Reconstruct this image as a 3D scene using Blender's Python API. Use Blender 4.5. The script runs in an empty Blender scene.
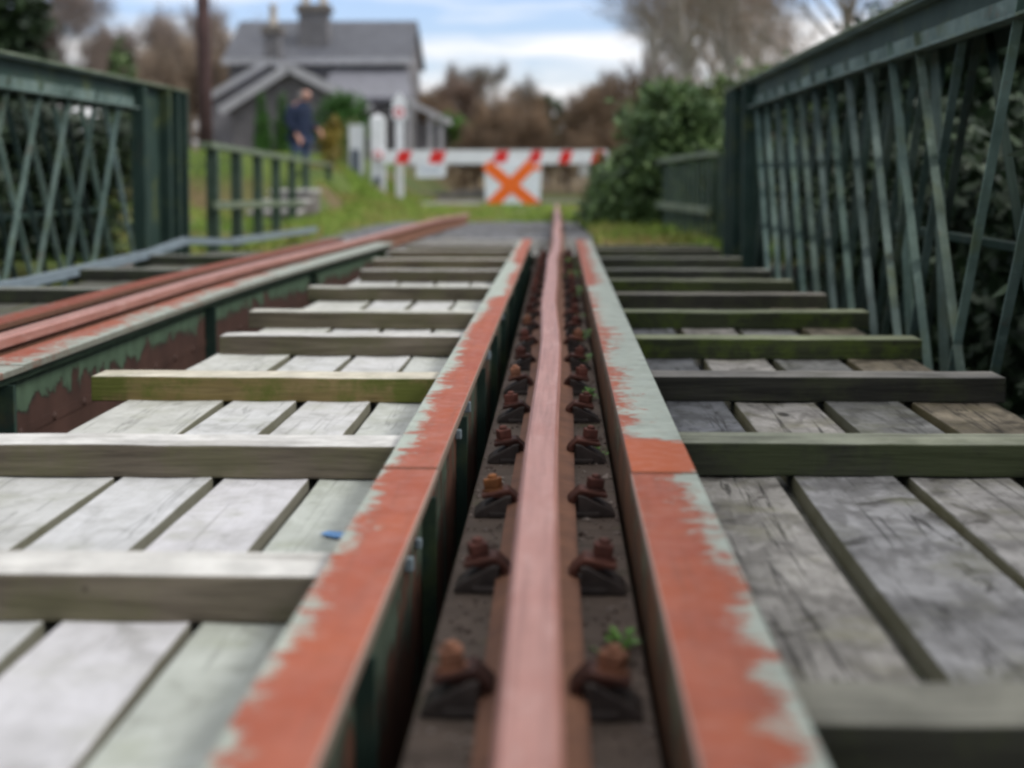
import bpy, bmesh, math, random
import numpy as np
from mathutils import Vector, Matrix, noise as mnoise
R = math.radians
random.seed(7)
rng = np.random.default_rng(7)
S = bpy.context.scene
COL = S.collection

# ------------------------------------------------------------------ helpers
class MB:
    """collects shapes, links them as one mesh object"""
    def __init__(s):
        s.v = []; s.f = []; s.m = []; s.slot = 0
    def add(s, vs, fs):
        b = len(s.v); s.v += [tuple(p) for p in vs]
        s.f += [tuple(i + b for i in f) for f in fs]; s.m += [s.slot] * len(fs)
        return s
    def box(s, x0, x1, y0, y1, z0, z1):
        return s.add([(x0,y0,z0),(x1,y0,z0),(x1,y1,z0),(x0,y1,z0),(x0,y0,z1),(x1,y0,z1),(x1,y1,z1),(x0,y1,z1)],
                     [(0,3,2,1),(4,5,6,7),(0,1,5,4),(1,2,6,5),(2,3,7,6),(3,0,4,7)])
    def long(s, x0, x1, y0, y1, z0, z1, step=.4):
        n = max(1, int((y1-y0)/step)); V = []; F = []
        for i in range(n+1):
            y = y0+(y1-y0)*i/n; V += [(x0,y,z0),(x1,y,z0),(x1,y,z1),(x0,y,z1)]
        for i in range(n):
            for k in range(4): F.append((4*i+k, 4*i+(k+1)%4, 4*i+4+(k+1)%4, 4*i+4+k))
        F += [(3,2,1,0), (4*n, 4*n+1, 4*n+2, 4*n+3)]
        return s.add(V, F)
    def bar(s, p0, p1, w, h, up=(0,0,1)):
        p0 = Vector(p0); p1 = Vector(p1); d = (p1-p0).normalized()
        a = d.cross(Vector(up))
        if a.length < 1e-4: a = d.cross(Vector((1,0,0)))
        a.normalize(); b = a.cross(d).normalized()
        a *= w/2; b *= h/2
        q = [p0-a-b, p0+a-b, p0+a+b, p0-a+b, p1-a-b, p1+a-b, p1+a+b, p1-a+b]
        return s.add(q, [(0,3,2,1),(4,5,6,7),(0,1,5,4),(1,2,6,5),(2,3,7,6),(3,0,4,7)])
    def tube(s, pts, rad, n=8, cap=True):
        pts = [Vector(p) for p in pts]
        if not hasattr(rad, '__len__'): rad = [rad]*len(pts)
        rings = []; base = []
        prev = None
        for i, p in enumerate(pts):
            d = (pts[min(i+1,len(pts)-1)] - pts[max(i-1,0)]).normalized()
            if prev is None:
                a = d.cross(Vector((0.13,0.27,1)))
                if a.length < 1e-3: a = d.cross(Vector((1,0,0)))
            else:
                a = prev - d*prev.dot(d)
            a.normalize(); prev = a; b = d.cross(a)
            rings.append(len(base))
            for k in range(n):
                t = 2*math.pi*k/n
                base.append(p + (a*math.cos(t)+b*math.sin(t))*rad[i])
        fs = []
        for i in range(len(pts)-1):
            for k in range(n):
                k2 = (k+1) % n
                fs.append((rings[i]+k, rings[i]+k2, rings[i+1]+k2, rings[i+1]+k))
        if cap:
            fs.append(tuple(reversed(range(rings[0], rings[0]+n))))
            fs.append(tuple(range(rings[-1], rings[-1]+n)))
        return s.add(base, fs)
    def lathe(s, prof, c=(0,0,0), n=16, axis='z'):
        base = []
        for r, z in prof:
            for k in range(n):
                t = 2*math.pi*k/n
                p = (r*math.cos(t), r*math.sin(t), z)
                if axis == 'y': p = (p[0], p[2], p[1])
                if axis == 'x': p = (p[2], p[0], p[1])
                base.append((c[0]+p[0], c[1]+p[1], c[2]+p[2]))
        fs = []
        for i in range(len(prof)-1):
            for k in range(n):
                k2 = (k+1) % n
                fs.append((i*n+k, i*n+k2, (i+1)*n+k2, (i+1)*n+k))
        fs.append(tuple(reversed(range(n)))); fs.append(tuple(range((len(prof)-1)*n, len(prof)*n)))
        return s.add(base, fs)
    def prism(s, poly, y0, y1, plane='xz'):
        """closed outline extruded"""
        n = len(poly)
        if plane == 'xz':
            q = [(a,y0,b) for a,b in poly] + [(a,y1,b) for a,b in poly]
        elif plane == 'yz':
            q = [(y0,a,b) for a,b in poly] + [(y1,a,b) for a,b in poly]
        else:
            q = [(a,b,y0) for a,b in poly] + [(a,b,y1) for a,b in poly]
        fs = [tuple(range(n)), tuple(reversed(range(n,2*n)))]
        for i in range(n):
            j = (i+1) % n; fs.append((i, i+n, j+n, j))
        return s.add(q, fs)
    def build(s, name, mat, parent=None, bevel=0, smooth=False, loc=None, color=None, fix=True):
        me = bpy.data.meshes.new(name)
        me.from_pydata(s.v, [], s.f)
        for m in (mat if isinstance(mat, (list, tuple)) else [mat]): me.materials.append(m)
        me.polygons.foreach_set('material_index', s.m)
        if fix:
            bm = bmesh.new(); bm.from_mesh(me); bmesh.ops.recalc_face_normals(bm, faces=bm.faces[:]); bm.to_mesh(me); bm.free()
        if smooth: me.polygons.foreach_set('use_smooth', [True]*len(me.polygons))
        me.update()
        o = bpy.data.objects.new(name, me); COL.objects.link(o)
        if parent: o.parent = parent
        if loc is not None: o.location = loc
        if color: o.color = (*color, 1)
        if bevel:
            b = o.modifiers.new('bevel', 'BEVEL'); b.width = bevel; b.segments = 2; b.limit_method = 'ANGLE'; b.angle_limit = R(40)
        return o

def tag(o, label=None, cat=None, group=None, kind=None):
    if label: o['label'] = label
    if cat: o['category'] = cat
    if group: o['group'] = group
    if kind: o['kind'] = kind
    return o
def empty(name, loc=(0,0,0), rz=0):
    o = bpy.data.objects.new(name, None); COL.objects.link(o)
    o.location = loc; o.rotation_euler = (0,0,rz); o.empty_display_size = .2
    return o
def copy_tree(o, parent=None):
    c = o.copy(); COL.objects.link(c)
    if parent: c.parent = parent
    for ch in list(o.children): copy_tree(ch, c)
    return c
def bulk(name, V, F, mat, parent=None, smooth=False):
    """big mesh from numpy arrays (all faces with the same corner count)"""
    me = bpy.data.meshes.new(name)
    n, k = F.shape
    me.vertices.add(len(V)); me.vertices.foreach_set('co', np.asarray(V, np.float32).ravel())
    me.loops.add(n*k); me.loops.foreach_set('vertex_index', F.astype(np.int32).ravel())
    me.polygons.add(n); me.polygons.foreach_set('loop_start', np.arange(0, n*k, k, dtype=np.int32))
    me.polygons.foreach_set('loop_total', np.full(n, k, np.int32))
    if smooth: me.polygons.foreach_set('use_smooth', np.ones(n, bool))
    me.update(calc_edges=True); me.validate()
    me.materials.append(mat)
    o = bpy.data.objects.new(name, me); COL.objects.link(o)
    if parent: o.parent = parent
    return o
ORD = ['nearest', 'second', 'third', 'fourth', 'fifth', 'sixth', 'seventh', 'eighth', 'ninth', 'tenth', 'eleventh', 'twelfth',
       'thirteenth', 'fourteenth', 'fifteenth', 'sixteenth', 'seventeenth', 'eighteenth', 'nineteenth', 'twentieth', 'twenty-first', 'twenty-second', 'twenty-third', 'twenty-fourth', 'twenty-fifth']

# ------------------------------------------------------------------ materials
class N:
    def __init__(s, name):
        s.m = bpy.data.materials.new(name); s.m.use_nodes = True
        s.t = s.m.node_tree; s.b = s.t.nodes['Principled BSDF']
        s.b.inputs['Roughness'].default_value = .8
        s.b.inputs['Specular IOR Level'].default_value = .3
    def n(s, typ, **kw):
        x = s.t.nodes.new(typ)
        for k, v in kw.items(): setattr(x, k, v)
        return x
    def put(s, sock, v):
        if hasattr(v, 'is_output'): s.t.links.new(v, sock)
        elif isinstance(v, (tuple, list)) and len(v) == 3 and sock.type == 'RGBA': sock.default_value = (*v, 1)
        else: sock.default_value = v
    def pos(s, kind='Object', scale=(1,1,1), rnd=False):
        o = s.n('ShaderNodeTexCoord').outputs[kind]
        m = s.n('ShaderNodeMapping'); m.inputs['Scale'].default_value = scale
        s.t.links.new(o, m.inputs['Vector'])
        if rnd:
            i = s.n('ShaderNodeObjectInfo')
            s.t.links.new(s.math('MULTIPLY', i.outputs['Random'], 57.3), m.inputs['Location'])
        return m.outputs[0]
    def noise(s, vec, scale=5, detail=4, rough=.55, dist=0):
        x = s.n('ShaderNodeTexNoise'); s.t.links.new(vec, x.inputs['Vector'])
        x.inputs['Scale'].default_value = scale; x.inputs['Detail'].default_value = detail
        x.inputs['Roughness'].default_value = rough; x.inputs['Distortion'].default_value = dist
        return x.outputs['Fac']
    def vor(s, vec, scale=5, out='Distance', feature='F1'):
        x = s.n('ShaderNodeTexVoronoi', feature=feature); s.t.links.new(vec, x.inputs['Vector']); x.inputs['Scale'].default_value = scale
        return x.outputs[out]
    def math(s, op, a, b=0, clamp=False):
        x = s.n('ShaderNodeMath', operation=op, use_clamp=clamp); s.put(x.inputs[0], a); s.put(x.inputs[1], b); return x.outputs[0]
    def map(s, v, a, b, c=0, d=1):
        x = s.n('ShaderNodeMapRange'); s.put(x.inputs[0], v)
        for i, q in enumerate((a,b,c,d)): s.put(x.inputs[i+1], q)
        return x.outputs[0]
    def mix(s, f, a, b, blend='MIX'):
        x = s.n('ShaderNodeMix', data_type='RGBA', blend_type=blend)
        s.put(x.inputs[0], f); s.put(x.inputs[6], a); s.put(x.inputs[7], b); return x.outputs[2]
    def ramp(s, f, stops):
        x = s.n('ShaderNodeValToRGB'); e = x.color_ramp.elements
        while len(e) < len(stops): e.new(.5)
        for q, (p, c) in zip(e, stops): q.position = p; q.color = (*c, 1)
        s.put(x.inputs[0], f); return x.outputs[0]
    def xyz(s, vec=None):
        x = s.n('ShaderNodeSeparateXYZ'); s.t.links.new(vec if vec is not None else s.n('ShaderNodeTexCoord').outputs['Object'], x.inputs[0]); return x.outputs
    def nz(s):
        g = s.n('ShaderNodeNewGeometry'); x = s.n('ShaderNodeSeparateXYZ'); s.t.links.new(g.outputs['True Normal'], x.inputs[0]); return x.outputs
    def tint(s): return s.n('ShaderNodeObjectInfo').outputs['Color']
    def bump(s, h, strength=.3, dist=.01):
        x = s.n('ShaderNodeBump'); x.inputs['Strength'].default_value = strength; x.inputs['Distance'].default_value = dist
        s.t.links.new(h, x.inputs['Height']); s.t.links.new(x.outputs[0], s.b.inputs['Normal'])
    def col(s, c): s.put(s.b.inputs['Base Color'], c); return s
    def rough(s, r): s.put(s.b.inputs['Roughness'], r); return s

def mat_simple(name, c, var=.25, scale=6, rough=.7, tint=False, bump=.15, spec=.3, metal=0):
    a = N(name); p = a.pos(rnd=True)
    n1 = a.noise(p, scale, 6, .6)
    lo = tuple(x*(1-var) for x in c); hi = tuple(min(1, x*(1+var)) for x in c)
    k = a.mix(a.map(n1, .3, .7), lo, hi)
    if tint: k = a.mix(1.0, k, a.tint(), 'MULTIPLY')
    a.col(k).rough(rough); a.b.inputs['Specular IOR Level'].default_value = spec; a.b.inputs['Metallic'].default_value = metal
    if bump: a.bump(a.noise(p, scale*6, 5, .6), bump, .004)
    return a.m

def mat_plank(name, pale, mid, stain, moss, moss_amt, grain=.5, blotch=.5, sidec=(.11,.105,.055)):
    """weathered board; faint grain along Y, broad soft blotches, knots, splits"""
    a = N(name)
    pg = a.pos(scale=(1,.07,1), rnd=True); p = a.pos(rnd=True)
    wv = a.n('ShaderNodeTexWave', wave_type='RINGS', rings_direction='X'); a.t.links.new(a.pos(scale=(1,.16,.4), rnd=True), wv.inputs['Vector'])
    wv.inputs['Scale'].default_value = 9; wv.inputs['Distortion'].default_value = 7; wv.inputs['Detail'].default_value = 3; wv.inputs['Detail Scale'].default_value = 1.4
    g1 = a.noise(pg, 80, 5, .65, .5); bl = a.noise(a.pos(scale=(1,.8,1), rnd=True), 7, 8, .64, 1.2); spk = a.noise(p, 26, 7, .70, .8); big = a.noise(p, 2.2, 5, .6, .6)
    c = a.mix(a.map(bl, .36, .64), mid, pale)
    c = a.mix(a.math('MULTIPLY', a.map(big, .45, .70), .5), c, mid)
    c = a.mix(a.math('MULTIPLY', a.map(spk, .52, .70), blotch*.75), c, stain)
    c = a.mix(a.math('MULTIPLY', a.map(bl, .42, .33), blotch), c, stain)
    c = a.mix(a.math('MULTIPLY', a.map(wv.outputs['Fac'], .60, .95), grain*.55), c, stain)
    c = a.mix(a.math('MULTIPLY', a.map(g1, .56, .72), grain*.6), c, tuple(x*.7 for x in stain))
    crk = a.noise(a.pos(scale=(1,.03,1), rnd=True), 26, 4, .5, .8)
    c = a.mix(a.math('MULTIPLY', a.math('MULTIPLY', a.map(crk, .600, .612), a.map(crk, .636, .622)), grain), c, tuple(x*.35 for x in stain))
    kn = a.vor(a.pos(scale=(1,.45,1), rnd=True), 4.2)
    c = a.mix(a.math('MULTIPLY', a.map(kn, .085, .05), blotch), c, tuple(x*.6 for x in stain))
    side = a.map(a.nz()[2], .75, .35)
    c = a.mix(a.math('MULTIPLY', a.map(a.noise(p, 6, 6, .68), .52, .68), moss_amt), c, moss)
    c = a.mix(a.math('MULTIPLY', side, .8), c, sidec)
    c = a.mix(1.0, c, a.tint(), 'MULTIPLY')
    a.col(c).rough(.85)
    a.bump(a.math('ADD', a.math('MULTIPLY', g1, .5), a.math('ADD', a.math('MULTIPLY', bl, .8), a.math('MULTIPLY', spk, .6))), .5, .006)
    return a.m

def mat_timber(name, top, side, stain, moss, moss_amt):
    a = N(name)
    pg = a.pos(scale=(.07,1,1), rnd=True); p = a.pos(rnd=True)
    g1 = a.noise(pg, 80, 5, .65, .3); g2 = a.noise(pg, 22, 4, .6, .8)
    bl = a.noise(p, 11, 6, .65)
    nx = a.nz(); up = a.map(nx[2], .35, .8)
    t = a.mix(a.map(bl, .38, .62), top, tuple(x*.72 for x in top))
    t = a.mix(a.math('MULTIPLY', a.map(g2, .52, .68), .5), t, stain)
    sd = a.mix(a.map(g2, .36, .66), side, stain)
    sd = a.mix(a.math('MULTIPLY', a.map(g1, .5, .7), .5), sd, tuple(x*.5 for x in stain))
    ms = a.noise(p, 5, 6, .68)
    sd = a.mix(a.math('MULTIPLY', a.map(ms, .47, .60), moss_amt), sd, moss)
    t = a.mix(a.math('MULTIPLY', a.map(ms, .56, .70), moss_amt*.55), t, moss)
    # nail holes and bolt stains
    vd = a.vor(a.pos(scale=(1,1,1), rnd=True), 6.5)
    sd = a.mix(a.map(vd, .075, .05), sd, (.018,.014,.010))
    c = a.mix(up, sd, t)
    c = a.mix(1.0, c, a.tint(), 'MULTIPLY')
    a.col(c).rough(.85)
    a.bump(a.math('ADD', g1, a.math('MULTIPLY', g2, .8)), .6, .006)
    return a.m

RUST = (.305,.072,.036); RUST2 = (.36,.115,.07); PAINT = (.33,.37,.32)
def mat_flange(name, side):
    """rust with worn pale green paint; the worn part follows one edge of the flange"""
    a = N(name)
    o = a.n('ShaderNodeTexCoord').outputs['Object']; x, y, z = a.xyz(o)
    pl = a.pos(scale=(.8,1.25,1)); p = a.pos()
    big = a.noise(pl, 7, 9, .72, 1.1); isl = a.noise(a.pos(scale=(1,1,1)), 27, 7, .7, .5); fine = a.noise(p, 55, 7, .7); wid = a.noise(p, 1.1, 3)
    n = a.math('ADD', a.math('MULTIPLY', a.math('SUBTRACT', big, .5), 2.0), a.math('MULTIPLY', a.math('SUBTRACT', fine, .5), .5))
    n = a.math('ADD', n, a.math('MULTIPLY', a.math('SUBTRACT', isl, .5), 1.3))
    n = a.math('ADD', n, a.math('MULTIPLY', a.math('SUBTRACT', wid, .5), .9))
    if side == 'left':      # paint on the outer (left) edge, all paint in a far stretch
        e = a.math('ADD', a.map(x, -.330, -.225, .34, -.92), a.map(y, 2.6, 2.9, -.17, .0))
        far = a.math('MULTIPLY', a.map(y, 6.55, 6.65), a.map(y, 9.4, 9.0))
        e = a.math('ADD', e, a.math('MULTIPLY', far, .62))
    elif side == 'right':
        near = a.map(y, 2.73, 2.71)              # 1 in the near stretch
        e1 = a.map(x, .130, .252, -.80, .24)     # near: paint on the outer edge
        e2 = a.map(x, .130, .252, -.12, .75)     # far: mostly paint
        e = a.math('ADD', a.math('MULTIPLY', near, e1), a.math('MULTIPLY', a.math('SUBTRACT', 1, near), e2))
        patch = a.math('MULTIPLY', a.map(y, 2.71, 2.73), a.map(y, 3.08, 3.02))
        e = a.math('SUBTRACT', e, a.math('MULTIPLY', patch, 1.0))
        far = a.math('MULTIPLY', a.map(y, 7.2, 7.3), .38)
        e = a.math('SUBTRACT', e, far)
    elif side == 'inner':   # flange beside the left rail: mostly paint
        e = a.map(x, -1.76, -1.45, -.35, .9)
    else:
        e = a.map(x, -2.14, -2.02, -.2, -.6)
    mk = a.map(a.math('ADD', e, n), -.13, .16)
    rust = a.mix(a.map(a.noise(p, 7, 6, .6), .32, .68), RUST, RUST2)
    rust = a.mix(a.math('MULTIPLY', a.map(a.noise(p, 130, 4, .7), .5, .7), .3), rust, (.20,.075,.045))
    orange = a.map(a.noise(pl, 3.2, 4), .5, .62)
    rust = a.mix(a.math('MULTIPLY', orange, .4), rust, (.38,.10,.042))
    st = a.noise(a.pos(scale=(1,.05,1)), 70, 5, .6, .4)
    rust = a.mix(a.math('MULTIPLY', a.map(st, .5, .66), .45), rust, (.23,.075,.045))
    rust = a.mix(a.math('MULTIPLY', a.map(a.noise(p, 26, 7, .72), .54, .68), .5), rust, (.22,.085,.055))
    rust = a.mix(a.math('MULTIPLY', a.map(isl, .60, .70), .35), rust, (.40,.27,.21))
    if side == 'right': rust = a.mix(a.math('MULTIPLY', patch, .8), rust, (.43,.105,.036))
    paint = a.mix(a.map(a.noise(p, 14, 5), .3, .7), tuple(v*.85 for v in PAINT), tuple(v*1.2 for v in PAINT))
    paint = a.mix(a.math('MULTIPLY', a.map(fine, .55, .7), .45), paint, (.26,.20,.15))
    c = a.mix(mk, rust, paint)
    if side in ('left','right'):   # worn corner of the plate with its bright highlight painted in
        ed = a.map(x, -.2285, -.2265) if side == 'left' else a.map(x, .1335, .1315)
        c = a.mix(a.math('MULTIPLY', ed, .7), c, (.42,.36,.31))
    if side in ('inner','outer'): c = a.mix(.25 if side == 'inner' else .7, c, (.50,.46,.46), 'MULTIPLY')
    # vertical faces of the plate mixed towards dark brown
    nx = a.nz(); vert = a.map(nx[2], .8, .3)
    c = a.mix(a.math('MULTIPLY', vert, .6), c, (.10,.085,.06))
    a.col(c).rough(a.map(a.noise(p, 30, 5), .3, .7, .5, .8))
    a.b.inputs['Specular IOR Level'].default_value = .2
    a.bump(a.math('ADD', a.math('MULTIPLY', mk, .9), a.math('MULTIPLY', fine, .25)), .35, .002)
    return a.m

def mat_web(name, rust, paint, lo, hi, zt, zb):
    """peeling dark green paint hanging from the top of a rusty plate"""
    a = N(name); p = a.pos(scale=(1,1,.7)); o = a.xyz()
    n = a.math('ADD', a.math('MULTIPLY', a.math('SUBTRACT', a.noise(p, 6, 8, .68, .6), .5), 3.2),
               a.math('MULTIPLY', a.math('SUBTRACT', a.noise(a.pos(scale=(1,1,.25)), 30, 5, .6), .5), 1.0))
    g = a.map(o[2], zb, zt, lo, hi)
    mk = a.map(a.math('ADD', n, g), -.03, .05)
    edge = a.math('MULTIPLY', a.map(a.math('ADD', n, g), -.16, -.03), a.map(a.math('ADD', n, g), .02, -.03))
    r = a.mix(a.map(a.noise(p, 6, 6, .6), .3, .7), rust, tuple(v*.55 for v in rust))
    g2 = a.mix(a.map(a.noise(p, 12, 5), .3, .7), paint, tuple(v*1.7 for v in paint))
    c = a.mix(mk, r, g2); c = a.mix(a.math('MULTIPLY', edge, .75), c, (.02,.014,.012))
    a.col(c).rough(.65); a.bump(mk, .8, .004)
    return a.m

def mat_green(name, c, pale, rustamt=.12):
    """old green bridge paint, chalky, lichen and rust spots"""
    a = N(name); p = a.pos()
    n1 = a.noise(p, 3.5, 6, .65); n2 = a.noise(p, 22, 6, .7); n3 = a.noise(p, 8, 5, .6)
    k = a.mix(a.map(n1, .35, .68), c, pale)
    k = a.mix(a.math('MULTIPLY', a.map(n2, .56, .7), .5), k, tuple(v*1.25 for v in pale))
    k = a.mix(a.math('MULTIPLY', a.map(n3, .60, .72), rustamt*4), k, (.13,.075,.045))
    k = a.mix(a.math('MULTIPLY', a.map(a.noise(p, 5, 5), .55, .7), .5), k, (.10,.12,.035))
    k = a.mix(1.0, k, a.tint(), 'MULTIPLY')
    a.col(k).rough(.7); a.b.inputs['Specular IOR Level'].default_value = .2
    a.bump(n2, .25, .003)
    return a.m

def mat_leaf(name, a1, a2, trans=.25):
    a = N(name); p = a.pos(); i = a.n('ShaderNodeNewGeometry')
    k = a.mix(i.outputs['Random Per Island'], a1, a2)
    k = a.mix(a.map(a.noise(p, 1.7, 3), .35, .65), k, tuple(v*.6 for v in a1))
    k = a.mix(1.0, k, a.tint(), 'MULTIPLY')
    a.col(k).rough(.55); a.b.inputs['Specular IOR Level'].default_value = .35
    return a.m

M = {}
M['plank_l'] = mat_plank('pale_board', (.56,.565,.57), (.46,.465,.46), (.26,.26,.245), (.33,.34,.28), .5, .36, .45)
M['plank_r'] = mat_plank('grey_board', (.29,.285,.28), (.135,.132,.128), (.050,.047,.043), (.13,.13,.08), .45, .85, 1.0)  # greyer boards; shade over the right deck is partly in this colour
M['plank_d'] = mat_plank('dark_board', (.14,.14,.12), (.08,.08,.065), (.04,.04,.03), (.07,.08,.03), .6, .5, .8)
M['timber_l'] = mat_timber('pale_timber', (.66,.65,.63), (.185,.155,.115), (.080,.064,.045), (.115,.115,.05), .45)
M['timber_m'] = mat_timber('algae_timber', (.62,.58,.47), (.215,.16,.07), (.17,.125,.045), (.075,.10,.010), .8)
M['timber_r'] = mat_timber('dark_timber', (.27,.265,.24), (.046,.046,.035), (.022,.022,.017), (.055,.065,.028), .6)
M['timber_g'] = mat_timber('green_timber', (.27,.27,.20), (.045,.05,.022), (.022,.025,.014), (.065,.085,.014), .85)
M['waybeam'] = mat_timber('oiled_beam', (.15,.115,.092), (.05,.04,.033), (.036,.026,.020), (.075,.095,.025), 1.0)
M['flange_l'] = mat_flange('worn_flange_left', 'left'); M['flange_r'] = mat_flange('worn_flange_right', 'right')
M['flange_i'] = mat_flange('worn_flange_inner', 'inner'); M['flange_o'] = mat_flange('worn_flange_outer', 'outer')
M['web_in'] = mat_web('peeling_web', (.078,.040,.030), (.050,.080,.050), -1.1, 1.15, -.05, -.29)
M['web_mid'] = mat_web('dark_web', (.12,.055,.035), (.045,.062,.045), -.25, .2, -.03, -.3)
M['web_rt'] = mat_web('rusty_web', (.17,.085,.045), (.075,.085,.055), -.6, -.1, -.03, -.3)
M['green'] = mat_green('bridge_green', (.060,.095,.080), (.165,.225,.20))
M['green_d'] = mat_green('bridge_green_deep', (.015,.034,.026), (.030,.055,.043), .04)  # darker copy of the bridge paint; shade is put into the colour
M['green_f'] = mat_green('fence_green', (.032,.055,.038), (.065,.095,.070), .06)
M['green_top'] = mat_green('mossy_green', (.09,.12,.075), (.20,.24,.17), .10)
M['iron'] = mat_simple('dark_iron', (.045,.036,.032), .5, 20, .6, True)
M['rusty'] = mat_simple('rusty_iron', (.15,.062,.042), .45, 24, .75, True)
M['duct'] = mat_simple('grey_duct', (.20,.25,.28), .2, 5, .5)
M['white'] = mat_simple('white_paint', (.78,.79,.80), .08, 5, .5)
M['whitep'] = mat_simple('white_board', (.80,.83,.86), .05, 3, .45)
M['greyp'] = mat_simple('grey_panel', (.10,.12,.15), .2, 4, .5)
M['red'] = mat_simple('red_paint', (.72,.025,.018), .12, 6, .4)
M['orange'] = mat_simple('orange_tape', (.95,.17,.02), .08, 6, .4)
M['pinkred'] = mat_simple('faded_red', (.65,.16,.17), .15, 6, .5)
M['stone'] = mat_simple('pale_stone', (.40,.39,.37), .3, 3, .85, False, .4)
M['wallstone'] = mat_simple('dark_stone', (.15,.135,.12), .4, 3, .9, False, .4)
M['concrete'] = mat_simple('concrete', (.45,.45,.44), .2, 3, .85)
M['slate'] = mat_simple('roof_slate', (.105,.11,.125), .22, 2.2, .6)
M['slate2'] = mat_simple('pale_slate', (.175,.178,.20), .18, 2.2, .55)
M['barge'] = mat_simple('grey_bargeboard', (.44,.44,.45), .12, 2, .6)
M['dark'] = mat_simple('dark_opening', (.02,.022,.025), .2, 2, .3)
M['render'] = mat_simple('grey_render', (.21,.205,.215), .2, 1.2, .85)
M['pole'] = mat_simple('pole_wood', (.070,.040,.038), .35, 2.5, .8)
M['pot'] = mat_simple('pale_pot', (.50,.44,.36), .2, 3, .8)
M['bark'] = mat_simple('winter_bark', (.15,.12,.10), .4, 2, .9, True)
M['birch'] = mat_simple('grey_bark', (.36,.33,.29), .3, 3, .85)
M['twig'] = mat_leaf('winter_twig', (.20,.165,.125), (.33,.27,.215))
M['leaf_d'] = mat_leaf('evergreen_leaf', (.018,.038,.016), (.045,.080,.028))
M['leaf_m'] = mat_leaf('laurel_leaf', (.075,.135,.05), (.19,.27,.095))
M['leaf_b'] = mat_leaf('clipped_leaf', (.05,.15,.024), (.085,.21,.035))
M['leaf_y'] = mat_leaf('yellow_leaf', (.24,.18,.03), (.36,.26,.05))
M['weed'] = mat_leaf('weed_leaf', (.08,.22,.02), (.16,.36,.05))
M['navy'] = mat_simple('navy_cloth', (.012,.020,.045), .25, 8, .85)
M['jeans'] = mat_simple('blue_jeans', (.05,.07,.13), .25, 8, .85)
M['skin'] = mat_simple('skin', (.52,.27,.20), .08, 9, .5, False, .05)
M['hair'] = mat_simple('grey_hair', (.28,.26,.25), .3, 30, .7)
M['shoe'] = mat_simple('black_shoe', (.02,.018,.016), .2, 8, .5)
M['blue'] = mat_simple('blue_paint', (.11,.28,.56), .2, 8, .5)

# stone wall with courses
a = N('squared_stone'); p = a.pos(scale=(1,1,1)); q = a.n('ShaderNodeTexBrick'); a.t.links.new(p, q.inputs['Vector'])
mp = a.n('ShaderNodeMapping'); mp.inputs['Rotation'].default_value = (R(90),0,0); a.t.links.new(p, mp.inputs['Vector']); a.t.links.new(mp.outputs[0], q.inputs['Vector'])
q.inputs['Scale'].default_value = 1.6; q.inputs['Color1'].default_value = (.15,.145,.15,1); q.inputs['Color2'].default_value = (.24,.23,.235,1); q.inputs['Mortar'].default_value = (.10,.10,.10,1)
q.inputs['Mortar Size'].default_value = .03
a.col(a.mix(a.math('MULTIPLY', a.map(a.noise(p, 2, 5), .4, .7), .5), q.outputs['Color'], (.12,.12,.115))); a.rough(.9); M['masonry'] = a.m

# rail: pink-brown rolled head
a = N('rail_head'); p = a.pos(scale=(1,.12,1)); q = a.pos()
k = a.mix(a.map(a.noise(p, 22, 5, .6), .3, .7), (.40,.205,.165), (.50,.285,.245))
k = a.mix(a.math('MULTIPLY', a.map(a.noise(q, 5, 5), .45, .65), .5), k, (.38,.155,.115))
k = a.mix(a.math('MULTIPLY', a.map(a.noise(q, 90, 4, .7), .55, .7), .35), k, (.25,.11,.08)); k = a.mix(1.0, k, (.86,.78,.75), 'MULTIPLY')
ln = a.noise(a.pos(scale=(1,.02,1)), 95, 5, .65, .3); k = a.mix(a.math('MULTIPLY', a.map(ln, .46, .62), .75), k, (.23,.10,.075)); k = a.mix(a.math('MULTIPLY', a.map(a.noise(q, 42, 7, .75), .56, .66), .6), k, (.16,.07,.05))
k = a.mix(a.math('MULTIPLY', a.map(a.noise(a.pos(scale=(1,.3,1)), 30, 7, .72), .56, .70), .5), k, (.50,.33,.29))
k = a.mix(a.math('MULTIPLY', a.map(a.noise(q, 2.2, 4), .48, .62), .35), k, (.33,.15,.115))
a.col(k).rough(.48); a.b.inputs['Specular IOR Level'].default_value = .5; a.bump(a.noise(q, 60, 5), .12, .002); M['railhead'] = a.m
a = N('rail_side'); q = a.pos()
k = a.mix(a.map(a.noise(q, 14, 6, .65), .3, .7), (.13,.062,.040), (.22,.105,.062)); a.col(k).rough(.8); a.bump(a.noise(q, 60, 5), .3, .003); M['railside'] = a.m

# ground with grass / earth, ballast, road, water
a = N('ground_earth'); p = a.pos(); o = a.xyz()
n1 = a.noise(p, .35, 5); n2 = a.noise(p, 2.5, 6, .65)
k = a.mix(a.map(n2, .35, .65), (.060,.095,.020), (.12,.16,.035))
k = a.mix(a.map(n1, .46, .60), k, (.14,.105,.05))
k = a.mix(a.map(o[1], 48, 56), k, a.mix(a.map(n2, .3, .7), (.10,.07,.035), (.17,.125,.06)))
k = a.mix(a.map(o[2], -.4, -.9), k, (.045,.040,.028))
a.col(k).rough(.95); a.bump(n2, .6, .05); M['ground'] = a.m
a = N('ballast_stone'); p = a.pos()
v = a.vor(p, 22, 'Color'); d = a.vor(p, 22)
sx = a.n('ShaderNodeSeparateColor'); a.t.links.new(v, sx.inputs[0])
k = a.mix(sx.outputs[0], (.10,.105,.115), (.28,.285,.30)); k = a.mix(a.map(d, .3, .7), k, (.05,.05,.05))
k = a.mix(a.math('MULTIPLY', a.map(a.noise(p, 1.2, 4), .55, .7), .6), k, (.13,.115,.07))
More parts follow.
